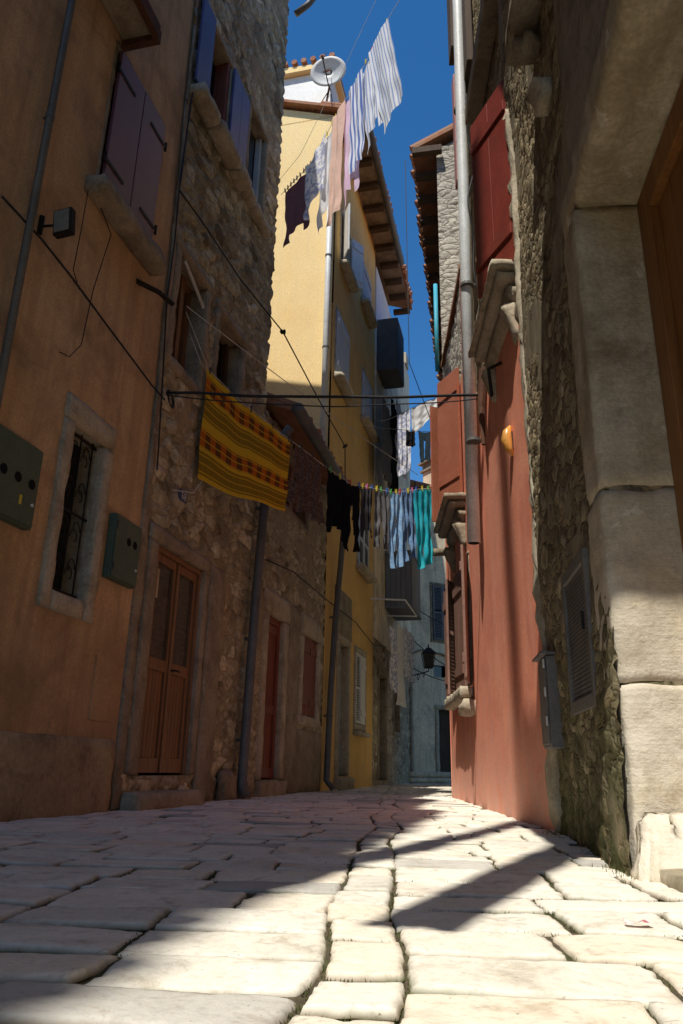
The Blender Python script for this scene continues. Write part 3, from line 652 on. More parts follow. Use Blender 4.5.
# house number on the plate (two light figures)
fg = MB()
for a in (1.915, 1.965):
    fg.box(L, a, a+.006, .031, .033, 2.70, 2.77).box(L, a+.022, a+.028, .031, .033, 2.70, 2.735 if a < 1.95 else 2.77).box(L, a+.006, a+.022, .031, .033, 2.73, 2.737).box(L, a+.006, a+.022, .031, .033, 2.763, 2.77)
fg.build('figures', 'white', hp)
roof(sh, L, E1+.05, E2, 12.3, over=.04, slope=.22, tiles=False)
gable_tri(sh, L, E2-.05, 12.2, 6, .22, 'stoneL')
gt = MB(); gt.tube([L.P(E2-.25, .5, 12.3), L.P(E2+.2, .5, 12.28)], .075, 12); gt.tube([L.P(E2+.02, .52, 12.2), L.P(E2+.05, .3, 11.95), L.P(E2+.05, .1, 11.8)], .05, 10); gt.build('gutter', 'greypipe', sh, smooth=True)
bz = L.px(292, 78, -.3)
MB().box(L, E2-.3, E2+.42, -.55, -.25, 10.75, 11.0).build('beam_end', 'dwood', sh, bevel=.01)
pipe(sh, [L.P(4.10, .36, 4.42), L.P(4.08, .2, 4.2), L.P(4.02, .12, 3.9), L.P(3.9, .1, 2.2), L.P(3.80, .1, .12), L.P(3.80, .16, .03)], .055, 'greypipe', [(L.P(3.98, .11, 3.3), L.P(3.98, 0, 3.3)), (L.P(3.88, .1, 1.7), L.P(3.88, 0, 1.7)), (L.P(3.82, .1, .6), L.P(3.82, 0, .6))])
MB().rbox(L, 3.3, 3.75, -.02, .09, -.04, .3, amp=.02, rnd=.08).rbox(L, 3.9, 4.25, -.02, .08, -.04, .16, amp=.02, rnd=.06).build('foot_stone', 'limeD', sh, smooth=True)
# ================================================================== LEFT: LOW STONE HOUSE
ops = [(4.65, 5.3, .18, 2.16), (6.25, 7.05, 1.03, 2.16), (4.7, 6.3, 3.75, 4.5)]
lh = house('stone_house', 'low stone house with a dark red door and a sloping gutter pipe', L, E2+.01, 7.45, 4.75, ops, 'stoneL2', .06)
df = surround(L, 4.65, 5.3, .18, 2.16, .17, 'lime', lh, 'door_frame', n=.03, sill=False, deep=.3, lint=.3, wr=.2)
MB().rbox(L, 5.5, 6.06, -.02, .028, 0, 2.46, cell=.1, amp=.01, rnd=.02).rbox(L, 6.06, 7.42, -.02, .026, 0, .84, cell=.1, amp=.01, rnd=.02).build('rendered_pier', 'limeD', lh, smooth=True)
MB().rbox(L, 4.5, 5.5, -.3, .08, -.04, .17, amp=.01, rnd=.02).build('doorstep', 'lime', lh, smooth=True)
dl = MB().box(L, 4.65, 4.73, -.12, -.04, .18, 2.16).box(L, 5.22, 5.3, -.12, -.04, .18, 2.16).box(L, 4.73, 5.22, -.12, -.04, 2.07, 2.16)
for i in range(6): dl.box(L, 4.73+.49*i/6+.003, 4.73+.49*(i+1)/6-.003, -.11, -.07, .2, 2.07)
for z in (.2, .95, 1.95): dl.box(L, 4.735, 5.215, -.069, -.05, z, z+.11)
dl = dl.build('door', 'redwood', df, bevel=.004)
wq = surround(L, 6.25, 7.05, 1.03, 2.16, .15, 'lime', lh, 'window', n=.035, lint=.3)
for a, b, h_ in ((6.26, 6.65, 'lo'), (6.655, 7.04, 'hi')): shutter(wq, L, a, b, 1.04, 2.15, 'redwood', n=-.04, hinge=h_)
wr_ = surround(L, 4.7, 6.3, 3.75, 4.5, .08, 'limeD', lh, 'window', n=.02)
for a, b, h_ in ((4.71, 5.48, 'lo'), (5.5, 6.29, 'hi')): shutter(wr_, L, a, b, 3.76, 4.49, 'brownshut', n=-.05, hinge=h_, louvre=True)
roof(lh, L, E2+.12, 7.4, 4.85, over=.35, slope=.45, depth=6, sover=0)
gt = MB().tube([L.P(E2+.03, .42, 4.72), L.P(7.45, .42, 4.64)], .085, 12).build('gutter', 'greypipe', lh, smooth=True)
pipe(lh, [L.P(7.4, .40, 4.6), L.P(7.75, .22, 4.2), L.P(7.95, .13, 3.6), L.P(7.78, .10, 2.6), L.P(7.62, .09, 1.4), L.P(7.5, .09, .15), L.P(7.5, .2, .03)], .05, 'greypipe', [(L.P(7.8, .1, 2.7), L.P(7.8, 0, 2.7)), (L.P(7.58, .09, 1.1), L.P(7.58, 0, 1.1))])
# ================================================================== LEFT: TALL YELLOW HOUSE
Y0, Y1 = 7.47, 11.6
ops = [(8.45, 9.22, .2, 2.42), (9.85, 10.7, 1.12, 2.42), (7.7, 8.75, 7.25, 8.6), (10.15, 11.15, 7.55, 8.65), (7.95, 8.7, 9.9, 11.0), (10.0, 10.9, 10.4, 11.4), (9.9, 10.9, 4.2, 5.3)]
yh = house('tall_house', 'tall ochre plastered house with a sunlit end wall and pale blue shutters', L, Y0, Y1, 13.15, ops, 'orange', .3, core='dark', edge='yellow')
def sh_pair(par, s0, s1, z0, z1, m, fr=L, n=.01, ang=0, **kw):
    mid = (s0+s1)/2
    shutter(par, fr, s0+.005, mid-.003, z0, z1, m, n=n, hinge='lo', ang=ang, **kw); shutter(par, fr, mid+.003, s1-.005, z0, z1, m, n=n, hinge='hi', ang=ang, **kw)
for (a, b, c, d, m_, ang, lv) in ((7.7, 8.75, 7.25, 8.6, 'lblue', 0, False), (10.15, 11.15, 7.55, 8.65, 'lblue', 0, False), (7.95, 8.7, 9.9, 11.0, 'white', 150, False), (10.0, 10.9, 10.4, 11.4, 'greywood', 0, False), (9.9, 10.9, 4.2, 5.3, 'lblue', 0, True)):
    wv = surround(L, a, b, c, d, .09, 'lime', yh, 'window', n=.02, sill=False, amp=.003)
    MB().box(L, a, b, -.14, -.12, c, d).build('pane', 'glass', wv)
    if ang == 0: sh_pair(wv, a, b, c, d, m_, louvre=lv)
    else: sh_pair(wv, a, b, c, d, m_, ang=ang, n=.04)
    MB().rbox(L, a-.12, b+.12, -.02, .2, c-.18, c-.04, amp=.006, rnd=.04).build('sill', 'lime', wv, smooth=True)
dy = surround(L, 8.45, 9.22, .2, 2.42, .13, 'lime', yh, 'door_frame', n=.03, sill=False)
dd = MB().box(L, 8.45, 8.52, -.2, -.12, .2, 2.42).box(L, 9.15, 9.22, -.2, -.12, .2, 2.42).box(L, 8.52, 9.15, -.2, -.12, 2.34, 2.42).box(L, 8.52, 9.15, -.2, -.12, 2.0, 2.06)
dd.box(L, 8.525, 9.145, -.19, -.15, .21, 1.99).box(L, 8.62, 8.8, -.149, -.14, .35, 1.05).box(L, 8.88, 9.06, -.149, -.14, .35, 1.05).box(L, 8.62, 8.8, -.149, -.14, 1.2, 1.85).box(L, 8.88, 9.06, -.149, -.14, 1.2, 1.85)
dd = dd.build('door', 'greywood', dy, bevel=.006)
MB().box(L, 8.52, 9.15, -.17, -.165, 2.06, 2.34).build('fanlight', 'glass', dd)
MB().tube([L.P(8.6, -.15, 1.12), L.P(8.6, -.1, 1.12), L.P(8.7, -.1, 1.12)], .01, 8).build('handle', 'iron', dd)
MB().box(L, 8.72, 8.95, -.139, -.134, .98, 1.06).build('letter_plate', 'iron', dd)
MB().rbox(L, 8.3, 9.4, -.2, .12, -.04, .19, amp=.01, rnd=.02).build('doorstep', 'lime', yh, smooth=True)
wy = surround(L, 9.85, 10.7, 1.12, 2.42, .13, 'lime', yh, 'window', n=.03)
MB().box(L, 9.85, 10.7, -.2, -.18, 1.12, 2.42).build('pane', 'glass', wy)
shutter(wy, L, 9.83, 10.25, 1.13, 2.42, 'white', n=.0, hinge='lo', louvre=True, ang=0); shutter(wy, L, 10.29, 10.7, 1.13, 2.42, 'white', n=.0, hinge='hi', louvre=False, ang=0)
MB().rbox(L, 9.7, 10.85, -.02, .12, .9, .985, amp=.005).build('sill', 'lime', wy, smooth=True)
MB().rbox(L, 8.1, 9.5, -.02, .012, 2.56, 3.35, cell=.12, amp=.01).build('bare_stone_patch', 'limeD', yh, smooth=True)
# eave with timber brackets, gutter
roof(yh, L, Y0-.05, 14.4, 13.16, over=.55, slope=.36, depth=7, sover=.1)
gable_tri(yh, L, Y0, 13.15, 6, .36, 'yellow')
for i in range(10):
    s = Y0+.3+i*.72
    MB().box(L, s, s+.15, .03, .50, 12.80, 12.93).build('eave_bracket', 'dwood', yh, bevel=.01)
MB().box(L, Y0-.02, 13.7, .0, .52, 12.935, 12.955).build('soffit', 'limeD', yh)
MB().tube([L.P(Y0-.1, .60, 12.93), L.P(12.2, .60, 12.90)], .07, 12).build('gutter', 'greypipe', yh, smooth=True)
# downpipe down the sunlit end wall (stands just before it)
gp = Vector((-L.a[0], -L.a[1], 0))
def GP(n, z, off=.08): return L.P(Y0-off, n, z)
ptop = GP(-.12, 13.9)
pipe(yh, [GP(-.10, 12.2), GP(-.10, 9.0), GP(-.10, 5.0)], .055, 'galv', [(GP(-.10, z), L.P(Y0, -.1, z)) for z in (11.6, 9.6, 7.6)], name='downpipe')
# dormer / roof-top block and chimney behind the end wall
db = thing('roof_dormer', 'small white walled dormer with tiled roof above the ochre end wall', 'dormer', L.P(Y0+.5, -1.2, 13.3))
MB().box(L, Y0+.12, Y0+1.6, -1.7, -.22, 13.2, 14.55).build('wall', 'white', db, bevel=.01)
q = MB(); q.hexa([L.P(Y0+.0, -1.9, 14.56), L.P(Y0+1.7, -1.9, 14.56), L.P(Y0+1.7, -.1, 14.56), L.P(Y0, -.1, 14.56), L.P(Y0+.0, -1.9, 14.78), L.P(Y0+1.7, -1.9, 14.78), L.P(Y0+1.7, -.1, 14.64), L.P(Y0, -.1, 14.64)]); q.build('roof', 'yellow', db)
tb = MB()
for i in range(9): tb.tube([L.P(Y0-.05, -1.85+i*.21, 14.80), L.P(Y0+1.7, -1.85+i*.21, 14.80)], .065, 8)
tb.build('roof_tile', 'tile', db)
# satellite dish
sd = thing('satellite_dish', 'white satellite dish with a small red emblem on the roof edge', 'satellite dish', L.P(Y0-.1, -.45, 13.3))
rd_ = ray(328, 71); yy = 11.75; tt = yy/rd_.y; dc = Vector((rd_.x*tt, yy, H+rd_.z*tt))
nrm = (Vector((-.25, -1, -.35))).normalized(); ax = nrm.cross(Vector((0, 0, 1))).normalized(); ay = ax.cross(nrm)
ds = MB(); ds.sm = True; RR = .38
ds.v.append(dc-nrm*.06); q = 32
for k_ in range(1, 6):
    r = RR*k_/5
    for i in range(q): a = 6.2832*i/q; ds.v.append(dc+ax*math.cos(a)*r+ay*math.sin(a)*r*.80+nrm*(-.06+.06*(k_/5)**2))
for i in range(q): ds.f.append((0, 1+i, 1+(i+1) % q))
for k_ in range(4):
    for i in range(q): a_, b_ = 1+k_*q+i, 1+k_*q+(i+1) % q; ds.f.append((a_, b_, b_+q, a_+q))
dso = ds.build('dish', 'white', sd, smooth=True, sol=.012)
em = MB()
for i, (dx, dy_) in enumerate(((-.10, .03), (-.055, .035), (-.01, .03), (.035, .03))):
    c_ = dc+ax*-dx+ay*dy_+nrm*(-.045); em.add([c_-ax*.018-ay*.02, c_+ax*.018-ay*.02, c_+ax*.012+ay*.02, c_-ax*.018+ay*.012], [(0, 1, 2, 3)])
em.build('emblem', 'redshut', dso)
MB().tube([dc-ay*.33+nrm*.02, dc+nrm*.42], .012, 8).tube([dc+nrm*.40+ay*.02, dc+nrm*.48+ay*.02], .03, 8).tube([dc+nrm*.05+ay*.36, dc+nrm*.42], .008, 6).build('feed_arm', 'iron', sd)
MB().tube([dc-nrm*.09+ay*.1, dc-nrm*.12-ay*.2, Vector((dc.x-.05, dc.y+.35, 13.30))], .022, 8).tube([dc-nrm*.12-ay*.3, Vector((dc.x-.25, dc.y+.4, 13.32))], .01, 6).tube([dc-nrm*.12-ay*.3, Vector((dc.x+.15, dc.y+.4, 13.25))], .01, 6).build('mast', 'rust', sd)
# ================================================================== LEFT: FAR GREY HOUSE
ops = [(12.3, 13.2, .1, 2.3), (14.3, 15.1, 1.2, 2.3), (12.5, 13.4, 6.6, 7.9)]
fh = house('stone_house', 'far narrow stone house with a grey box bay and a dark awning', L, Y1+.01, 17.4, 12.5, ops, 'stoneL2', .12)
MB().box(L, Y1+.02, 17.38, -.02, .03, 3.0, 12.4).build('grey_render', 'stoneG', fh)
MB().box(L, Y1+.02, 13.5, -.02, .034, 10.0, 12.45).build('white_render', 'white', fh)
d = surround(L, 12.3, 13.2, .1, 2.3, .15, 'limeD', fh, 'door_frame', sill=False); MB().box(L, 12.3, 13.2, -.2, -.15, .1, 2.3).build('door', 'dwood', d)
d = surround(L, 14.3, 15.1, 1.2, 2.3, .12, 'limeD', fh, 'window'); MB().box(L, 14.3, 15.1, -.2, -.15, 1.2, 2.3).build('pane', 'glass', d)
by = MB()
for i in range(5): by.box(L, 12.92, 14.4, .05+i*.12+.003, .05+(i+1)*.12-.003, 3.95, 5.2)
for i in range(5): by.box(L, 12.92+i*.296+.003, 12.92+(i+1)*.296-.003, .652, .68, 3.95, 5.2)
by.box(L, 12.86, 14.45, .04, .70, 5.2, 5.27).box(L, 12.86, 14.45, .04, .70, 3.88, 3.95); by = by.build('box_bay', 'baywood', fh, bevel=.006)
MB().box(L, 11.7, 12.7, .04, .56, 9.5, 10.95).build('window_hood', 'canvas', fh, bevel=.03)
MB().box(L, 15.2, 15.7, -.6, .06, 12.5, 13.1).build('chimney', 'lime', fh, bevel=.02); MB().box(L, 16.6, 17.1, -.6, .06, 12.5, 12.9).build('chimney', 'lime', fh, bevel=.02)
# facade turned toward us at the end of this row
MB().rbox(L, 17.0, 17.42, -.05, .06, 0, 4.0, cell=.12, amp=.02, rnd=.03).build('corner_quoin', 'limeD', fh, smooth=True)
# ================================================================== END OF STREET: GREY HOUSE
G = Fr((2.12, 22.6), (.86, .5), 'L')
wx0, wz0 = G.px(432, 585); wx1, wz1 = G.px(441, 640)
gh = house('grey_house', 'weathered grey rendered house closing the end of the street', G, -1.2, 6, 8.9, [(wx0, wx0+.75, wz1, wz0), (wx0+.15, wx0+.85, .1, 2.05), (wx0+1.15, wx0+2, .0, 2.1), (wx0, wx0+.45, 3.0, 3.35)], 'stoneG', .3)
gw = surround(G, wx0, wx0+.75, wz1, wz0, .1, 'limeD', gh, 'window', n=.02); sh_pair(gw, wx0, wx0+.75, wz1, wz0, 'baywood', fr=G, louvre=True)
gd = surround(G, wx0+.15, wx0+.85, .1, 2.05, .14, 'lime', gh, 'door_frame', n=.03, sill=False); MB().box(G, wx0+.15, wx0+.85, -.2, -.15, .1, 2.05).build('door', 'dwood', gd)
gd = surround(G, wx0+1.15, wx0+2, .0, 2.1, .14, 'lime', gh, 'door_frame', n=.03, sill=False); MB().box(G, wx0+1.15, wx0+2, -.2, -.15, 0, 2.1).build('door', 'dwood', gd)
MB().box(G, wx0, wx0+.45, -.15, -.1, 3.0, 3.35).build('pane', 'glass', gh)
MB().tube([G.P(-.2, .03, 3.5), G.P(.4, .03, 3.75), G.P(1.2, .03, 3.7), G.P(2.2, .03, 3.4)], .03, 6).build('cornice', 'limeD', gh)
roof(gh, G, -1.2, 6, 9.0, over=.2, slope=.5, depth=6)
ch_s, ch_z = G.px(436, 520, -.8)
chm = MB().box(G, ch_s-.30, ch_s+.30, -1.1, -.5, 8.8, 10.1).build('chimney', 'stoneG', gh, bevel=.01)
c2 = MB().box(G, ch_s-.37, ch_s+.37, -1.17, -.43, 10.1, 10.18)
for i in (-1, 0, 1): c2.box(G, ch_s+i*.27-.04, ch_s+i*.27+.04, -1.1, -.5, 10.18, 10.4)
c2.box(G, ch_s-.42, ch_s+.42, -1.22, -.38, 10.4, 10.46, ); c2.hexa([G.P(ch_s-.4, -1.2, 10.461), G.P(ch_s+.4, -1.2, 10.461), G.P(ch_s+.4, -.4, 10.461), G.P(ch_s-.4, -.4, 10.461), G.P(ch_s-.08, -.88, 10.66), G.P(ch_s+.08, -.88, 10.66), G.P(ch_s+.08, -.72, 10.66), G.P(ch_s-.08, -.72, 10.66)])
c2.build('cap', 'limeD', chm)
# stone steps / ramp at the end
rm = MB()
for i in range(2): rm.rbox(G, -.9, 1.35-.27*i, .02, 1.25, .0+.14*i, .14*(i+1), cell=.1, amp=.01, rnd=.02)
tag(rm.build('stone_steps', 'stoneG', None, smooth=True), 'grey stone steps at the foot of the weathered grey house', 'steps')
# lantern on a scrolled bracket at the end of the left row
lt = thing('wall_lantern', 'black iron wall lantern on a scrolled bracket at the street end', 'lantern', L.P(17.42, .1, 3.5))
lr = ray(428.5, 660); yl = 20.6; lc = Vector((lr.x*yl/lr.y, yl, H+lr.z*yl/lr.y))
b_ = MB(); s_b, s_t = .11, .17
def sq(r, z): return [lc+Vector((r*a, r*b, z)) for a, b in ((-1, -1), (1, -1), (1, 1), (-1, 1))]
b_.hexa(sq(s_b, -.22)+sq(s_b*1.05, -.19)); b_.hexa(sq(s_t*1.1, .18)+sq(.05, .33)); b_.tube([lc+Vector((0, 0, .33)), lc+Vector((0, 0, .42))], .02, 6)
for a, b in ((-1, -1), (1, -1), (1, 1), (-1, 1)): b_.tube([lc+Vector((s_b*a, s_b*b, -.19)), lc+Vector((s_t*a, s_t*b, .18))], .012, 5)
b_.build('cage', 'iron', lt); MB().hexa(sq(s_b*.85, -.18)+sq(s_t*.85, .17)).build('lamp_glass', 'frost', lt)
wl_ = L.P(17.40, .05, lc.z-.3); bk = MB().tube([wl_, lc+Vector((0, 0, -.3)), lc+Vector((0, 0, -.22))], .016, 6)
for cx_, r0_ in ((.35, .10), (.7, .08)):
    c_ = wl_.lerp(lc+Vector((0, 0, -.3)), cx_); dr = (lc-wl_); dr.z = 0; dr.normalize()
    bk.tube([c_+dr*math.cos(a*.5)*r0_*(1-a/20)+Vector((0, 0, -r0_+math.sin(a*.5)*r0_*(1-a/20))) for a in range(14)], .009, 5)
bk.build('bracket', 'iron', lt)
# ================================================================== RIGHT: STONE HOUSE WITH PORTAL
random.seed(5)
RE = 1.86
DN = -.335
ops = [(.37, .93, .62, 1.28)]
rs = house('portal_house', 'old rubble stone house on the near right with a deep stone portal', R1, 0.0, RE, 6.9, ops, 'stoneR', .035, wave=.05, depth=5)
# part of the house behind the portal and further back, toward and past the viewer
nb = MB(); nb.box(R1, -8, -1.62, -5, 0, -.05, 9.5); nb.box(R1, -1.62, 0.0, -5, -.0, 3.05, 9.5); nb.box(R1, -1.62, 0.0, -5, DN-.12, -.05, 3.05); nb.build('rear_wall', 'limeD', rs)
nb = MB(); nb.box(R1, 0.02, RE-.02, -5, -.3, 6.95, 9.5); nb.build('upper_wall', 'limeD', rs)
# portal pier: block courses on the far side of the door
pt = MB()
pt.rbox(R1, -.012, .36, DN-.02, -.002, -.03, .655, cell=.03, amp=.008, rnd=.010)
pt.rbox(R1, -.006, .30, DN-.02, .004, .658, 1.445, cell=.035, amp=.008, rnd=.010)
pt.rbox(R1, -.010, .28, DN-.02, .002, 1.449, 2.86, cell=.04, amp=.008, rnd=.010)
pa_ = pt.build('portal_pier', 'jamb', rs, smooth=True)
fs = MB(); fs.rbox(R1, -.20, -.01, DN-.02, .035, -.04, .20, cell=.03, amp=.014, rnd=.05, prof=lambda c: [c[0]+max(0, c[2])*.5*(1 if c[0] < -.1 else .25), c[1]-max(0, c[2])*.25*(1 if c[1] > -.1 else 0), c[2]]); fs.build('foot_stone', 'jamb', rs, smooth=True)
pt = MB(); pt.rbox(R1, -1.9, .30, DN-.02, .003, 2.87, 3.12, cell=.05, amp=.010, rnd=.03); pt.rbox(R1, -1.95, -1.62, DN-.02, .003, -.03, 2.86, cell=.06, amp=.012, rnd=.02)
pt.build('lintel', 'jamb', rs, smooth=True)
dr = MB(); n1 = DN
dr.box(R1, -.16, -.015, n1, n1+.05, .02, 2.86); dr.box(R1, -1.61, -1.46, n1, n1+.05, .02, 2.86); dr.box(R1, -1.46, -.16, n1, n1+.05, 2.72, 2.86)
dfm = dr.build('door', 'orangewood', rs, bevel=.006)
dr = MB()
for i in range(8): dr.box(R1, -1.455+i*.1612, -1.455+(i+1)*.1612-.006, n1-.04, n1+.01, .03, 2.715)
dr.build('door_leaf', 'orangewood', dfm, bevel=.005)
MB().rbox(R1, -1.6, -.0, DN-.1, -.02, -.04, .04, amp=.008).build('threshold', 'lime', rs, smooth=True)
# meter niche door with pierced sheet
md_ = thing('meter_cabinet', 'grey perforated sheet metal door set low in the right stone wall', 'cabinet', R1.P(.65, 0, .6))
MB().box(R1, .36, .40, -.03, .022, .60, 1.30).box(R1, .90, .94, -.03, .022, .60, 1.30).box(R1, .40, .90, -.03, .022, .60, .66).box(R1, .40, .90, -.03, .022, 1.24, 1.30).build('frame', 'greymetal', md_, bevel=.004)
pz = MB(); pz.box(R1, .40, .90, -.02, .008, .66, 1.24); pz.build('door', 'greymetal', md_)
dt = MB()
for i in range(24):
    for j in range(28):
        a = .41+i*.0200+(j % 2)*.01; z = .675+j*.0196
        dt.add([R1.P(a, .0095, z), R1.P(a+.006, .0095, z+.005), R1.P(a+.012, .0095, z), R1.P(a+.006, .0095, z-.005)], [(0, 1, 2, 3)])
dt.build('perforation', 'hole', md_)
MB().box(R1, .43, .445, .0225, .035, .94, 1.02).build('handle', 'iron', md_)
gb = thing('gas_cabinet', 'narrow dark grey metal cabinet beside the red plaster wall', 'cabinet', R1.P(1.8, 0, .42))
MB().box(R1, 1.46, 1.76, -.03, .045, .46, .97).build('casing', 'boxmetal', gb, bevel=.005)
MB().box(R1, 1.48, 1.74, .0455, .056, .48, .95).build('door', 'boxmetal', gb, bevel=.004)
MB().box(R1, 1.43, 1.79, -.03, .08, .975, .988, dn=.0).build('rain_hood', 'boxmetal', gb)
hl = MB()
for z in (.58, .74, .9): hl.box(R1, 1.465, 1.49, .057, .065, z, z+.05)
hl.build('hinge', 'white', gb)
# rough stone strip by the red wall, its sunlit look put into pale colour
MB().rbox(R1, RE-.10, RE+.05, -.05, .018, 0, 5.4, cell=.03, amp=.034, rnd=.02).build('corner_strip', 'lime', rs, smooth=True)
# overhead: stone slabs and corbels
MB().rbox(R1, -.6, .62, .0, .18, 4.5, 4.66, cell=.08, amp=.012, rnd=.03).build('stone_shelf', 'limeD', rs, smooth=True)
MB().rbox(R1, .12, .30, .0, .13, 3.72, 3.87, cell=.04, amp=.008, rnd=.03, prof=lambda c: [c[0], c[1]*(1 if c[2] > 3.8 else .7), c[2]]).build('corbel', 'lime', rs, smooth=True)
MB().rbox(R1, .34, .50, .0, .15, 4.34, 4.495, cell=.05, amp=.01, rnd=.05).build('corbel', 'limeD', rs, smooth=True)
# unseen balcony added over the street to shade the portal wall and pier
bal = thing('shade_balcony', 'unseen stone balcony added to shade the near right house', 'balcony', R1.P(-2, .4, 5.0))
MB().rbox(R1, -2.245, -.2, .005, 1.08, 5.05, 5.22, cell=.15, amp=.01).build('slab', 'limeD', bal, smooth=True)
MB().rbox(R1, -2.245, -.2, 1.0, 1.08, 5.22, 6.0, cell=.2, amp=.01).build('parapet', 'limeD', bal, smooth=True)
roof(rs, R1, -8, RE, 9.6, over=.7, slope=.5, depth=5, tiles=False)
# ================================================================== RIGHT: RED PLASTERED HOUSE
RS0, RS1 = -.34, 2.78
ops = [(.1, .95, 4.15, 5.9), (2.45, 2.78, 1.14, 2.55)]
rh = house('red_house', 'tall stone house plastered brick red at the bottom with a white downpipe', R2, RS0, RS1, 11.8, [(-.15, .7, 4.2, 5.9)], 'stoneR', .06, wave=.03, depth=5)
pl = sheet(R2, RS0-.06, RS1+.02, -.02, 4.05, [], .2, .045, .02); pl.build('plaster', 'red', rh, smooth=True)
MB().box(R2, RS0-.06, RS1+.02, -.03, .04, 4.03, 4.06).build('plaster_edge', 'red', rh)
wz = surround(R2, -.15, .7, 4.2, 5.9, .09, 'limeD', rh, 'window', n=.03, sill=False)
MB().box(R2, -.15, .7, -.2, -.18, 4.2, 5.9).build('pane', 'glass', wz)
shutter(wz, R2, -.45, .12, 4.0, 5.8, 'redshut', n=.04, hinge='lo', ang=22, planks=2)
# moulded sill on brackets
def moulded(par, fr, s0, s1, z, pj, mat_='lime'):
    sl = MB()
    sl.rbox(fr, s0, s1, .0, pj, z-.07, z, cell=.05, amp=.008, rnd=.02)
    sl.rbox(fr, s0+.04, s1-.04, .0, pj*.82, z-.15, z-.072, cell=.05, amp=.008, rnd=.03)
    sl.rbox(fr, s0+.08, s1-.08, .0, pj*.55, z-.30, z-.152, cell=.05, amp=.01, rnd=.05, prof=lambda c: [c[0], c[1]*(.65+.35*(c[2]-z+.3)/.15), c[2]])
    o = sl.build('sill', mat_, par, smooth=True)
    for a in (s0+.12, s1-.24):
        MB().rbox(fr, a, a+.13, .0, pj*.7, z-.62, z-.30, cell=.04, amp=.01, rnd=.04, prof=lambda c: [c[0], c[1]*(.35+.65*(c[2]-z+.62)/.32), c[2]]).build('bracket', mat_, o, smooth=True)
    return o
moulded(wz, R2, -.42, .95, 4.03, .25)
# lamp shell
sl_ = thing('wall_lamp', 'small orange glass shell lamp on the red wall', 'lamp', R2.P(.5, .05, 2.9))
ls, lz = R2.px(511, 440, .06)
q = MB().tube([R2.P(ls, .05, lz-.13), R2.P(ls, .075, lz-.08), R2.P(ls, .095, lz), R2.P(ls, .085, lz+.07), R2.P(ls, .06, lz+.12)], .03, 12, rs=[.012, .034, .045, .036, .010]).build('shade', 'shell', sl_, smooth=True)
MB().box(R2, ls-.03, ls+.03, .03, .06, lz-.08, lz+.06).build('back_plate', 'rust', sl_)
# big white downpipe
p_t = R2.px(460, 60, .14); p_b = R2.px(475, 543, .14)
ps = (p_t[0]+p_b[0])/2
pipe(rh, [R2.P(p_b[0], .15, p_b[1]), R2.P(ps, .14, 6), R2.P(p_t[0], .14, 9), R2.P(p_t[0], .14, 11.9)], .062, 'galv', [(R2.P(ps, .14, z), R2.P(ps, 0, z)) for z in (3.4, 5.2, 7.6, 9.6)], seg=18)
e = R2.P(p_b[0], .15, p_b[1]-.002); MB().tube([e, e+Vector((0, 0, .004))], .054, 16).build('pipe_mouth', 'hole', rh)
# pale pink casing beside the pipe
for (xa, ya, yb) in ((455, 75, 200), (463, 270, 435)):
    s1_, z1_ = R2.px(xa, ya, .06); s2_, z2_ = R2.px(xa+1, yb, .06)
    pi_ = MB().box(R2, s1_-.02, s1_+.16, .02, .09, z2_, z1_).build('window_casing', 'pinkpaint', rh, bevel=.008)
# upper timber and soffit boxes
MB().box(R2, -.3, 1.1, .0, .16, 6.9, 7.1).build('soffit_box', 'limeD', rh, bevel=.01)
MB().box(R2, 2.45, 2.76, .02, .09, 9.7, 11.7).build('corner_board', 'dwood', rh, bevel=.006)
MB().box(R2, 1.15, 1.6, .02, .10, 7.9, 9.6).build('window_box', 'dwood', rh, bevel=.01)
roof(rh, R2, RS0, RS1, 11.9, over=.25, slope=.5, depth=5, tiles=False)
MB().tube([R2.P(.4, .05, 3.6), R2.P(.42, .16, 3.55), R2.P(.43, .14, 3.3)], .016, 8).build('iron_hook', 'iron', rh)
# ================================================================== RIGHT: LOWER RED HOUSE
RT = 5.35
rl = house('red_house', 'lower red plastered house with brown shutters on its ground floor window', R2, RS1+.03, RT, 6.3, [(2.95, 4.35, 1.2, 2.62), (3.3, 4.3, 3.45, 5.1)], 'stoneW', .09, wave=.02, depth=5, core='dark')
sheet(R2, RS1+.03, RT+.01, -.02, 4.9, [(2.95, 4.35, 1.2, 2.62), (3.3, 4.3, 3.45, 4.95)], .2, .04, .02).build('plaster', 'red', rl, smooth=True)
MB().box(R2, RT-.01, RT+.012, -5, .04, -.02, 4.9).build('end_plaster', 'red', rl)
wu = surround(R2, 2.95, 4.35, 1.2, 2.62, .05, 'limeD', rl, 'window', n=.05, sill=False)
MB().box(R2, 2.95, 4.35, -.16, -.14, 1.2, 2.62).build('pane', 'glass', wu)
fm = MB()
for a in (2.95, 3.62, 4.28): fm.box(R2, a, a+.07, -.13, -.07, 1.2, 2.62)
for z in (1.2, 1.65, 2.1, 2.55): fm.box(R2, 3.02, 4.28, -.125, -.08, z, z+.05)
fm.build('frame', 'white', wu)
shutter(wu, R2, 2.5, 2.94, 1.2, 2.62, 'brownshut', n=.06, hinge='hi', ang=12, planks=2); shutter(wu, R2, 3.45, 4.0, 1.2, 2.62, 'brownshut', n=.03, hinge='lo', ang=4, planks=2)
shutter(wu, R2, 4.02, 4.35, 1.2, 2.62, 'brownshut', n=.03, hinge='hi', ang=24, planks=2, louvre=True); shutter(wu, R2, 4.40, 4.8, 1.2, 2.62, 'brownshut', n=.06, hinge='lo', ang=8, planks=2)
MB().rbox(R2, 2.8, 4.5, .04, .2, 1.04, 1.17, amp=.01, rnd=.02).build('sill', 'lime', wu, smooth=True)
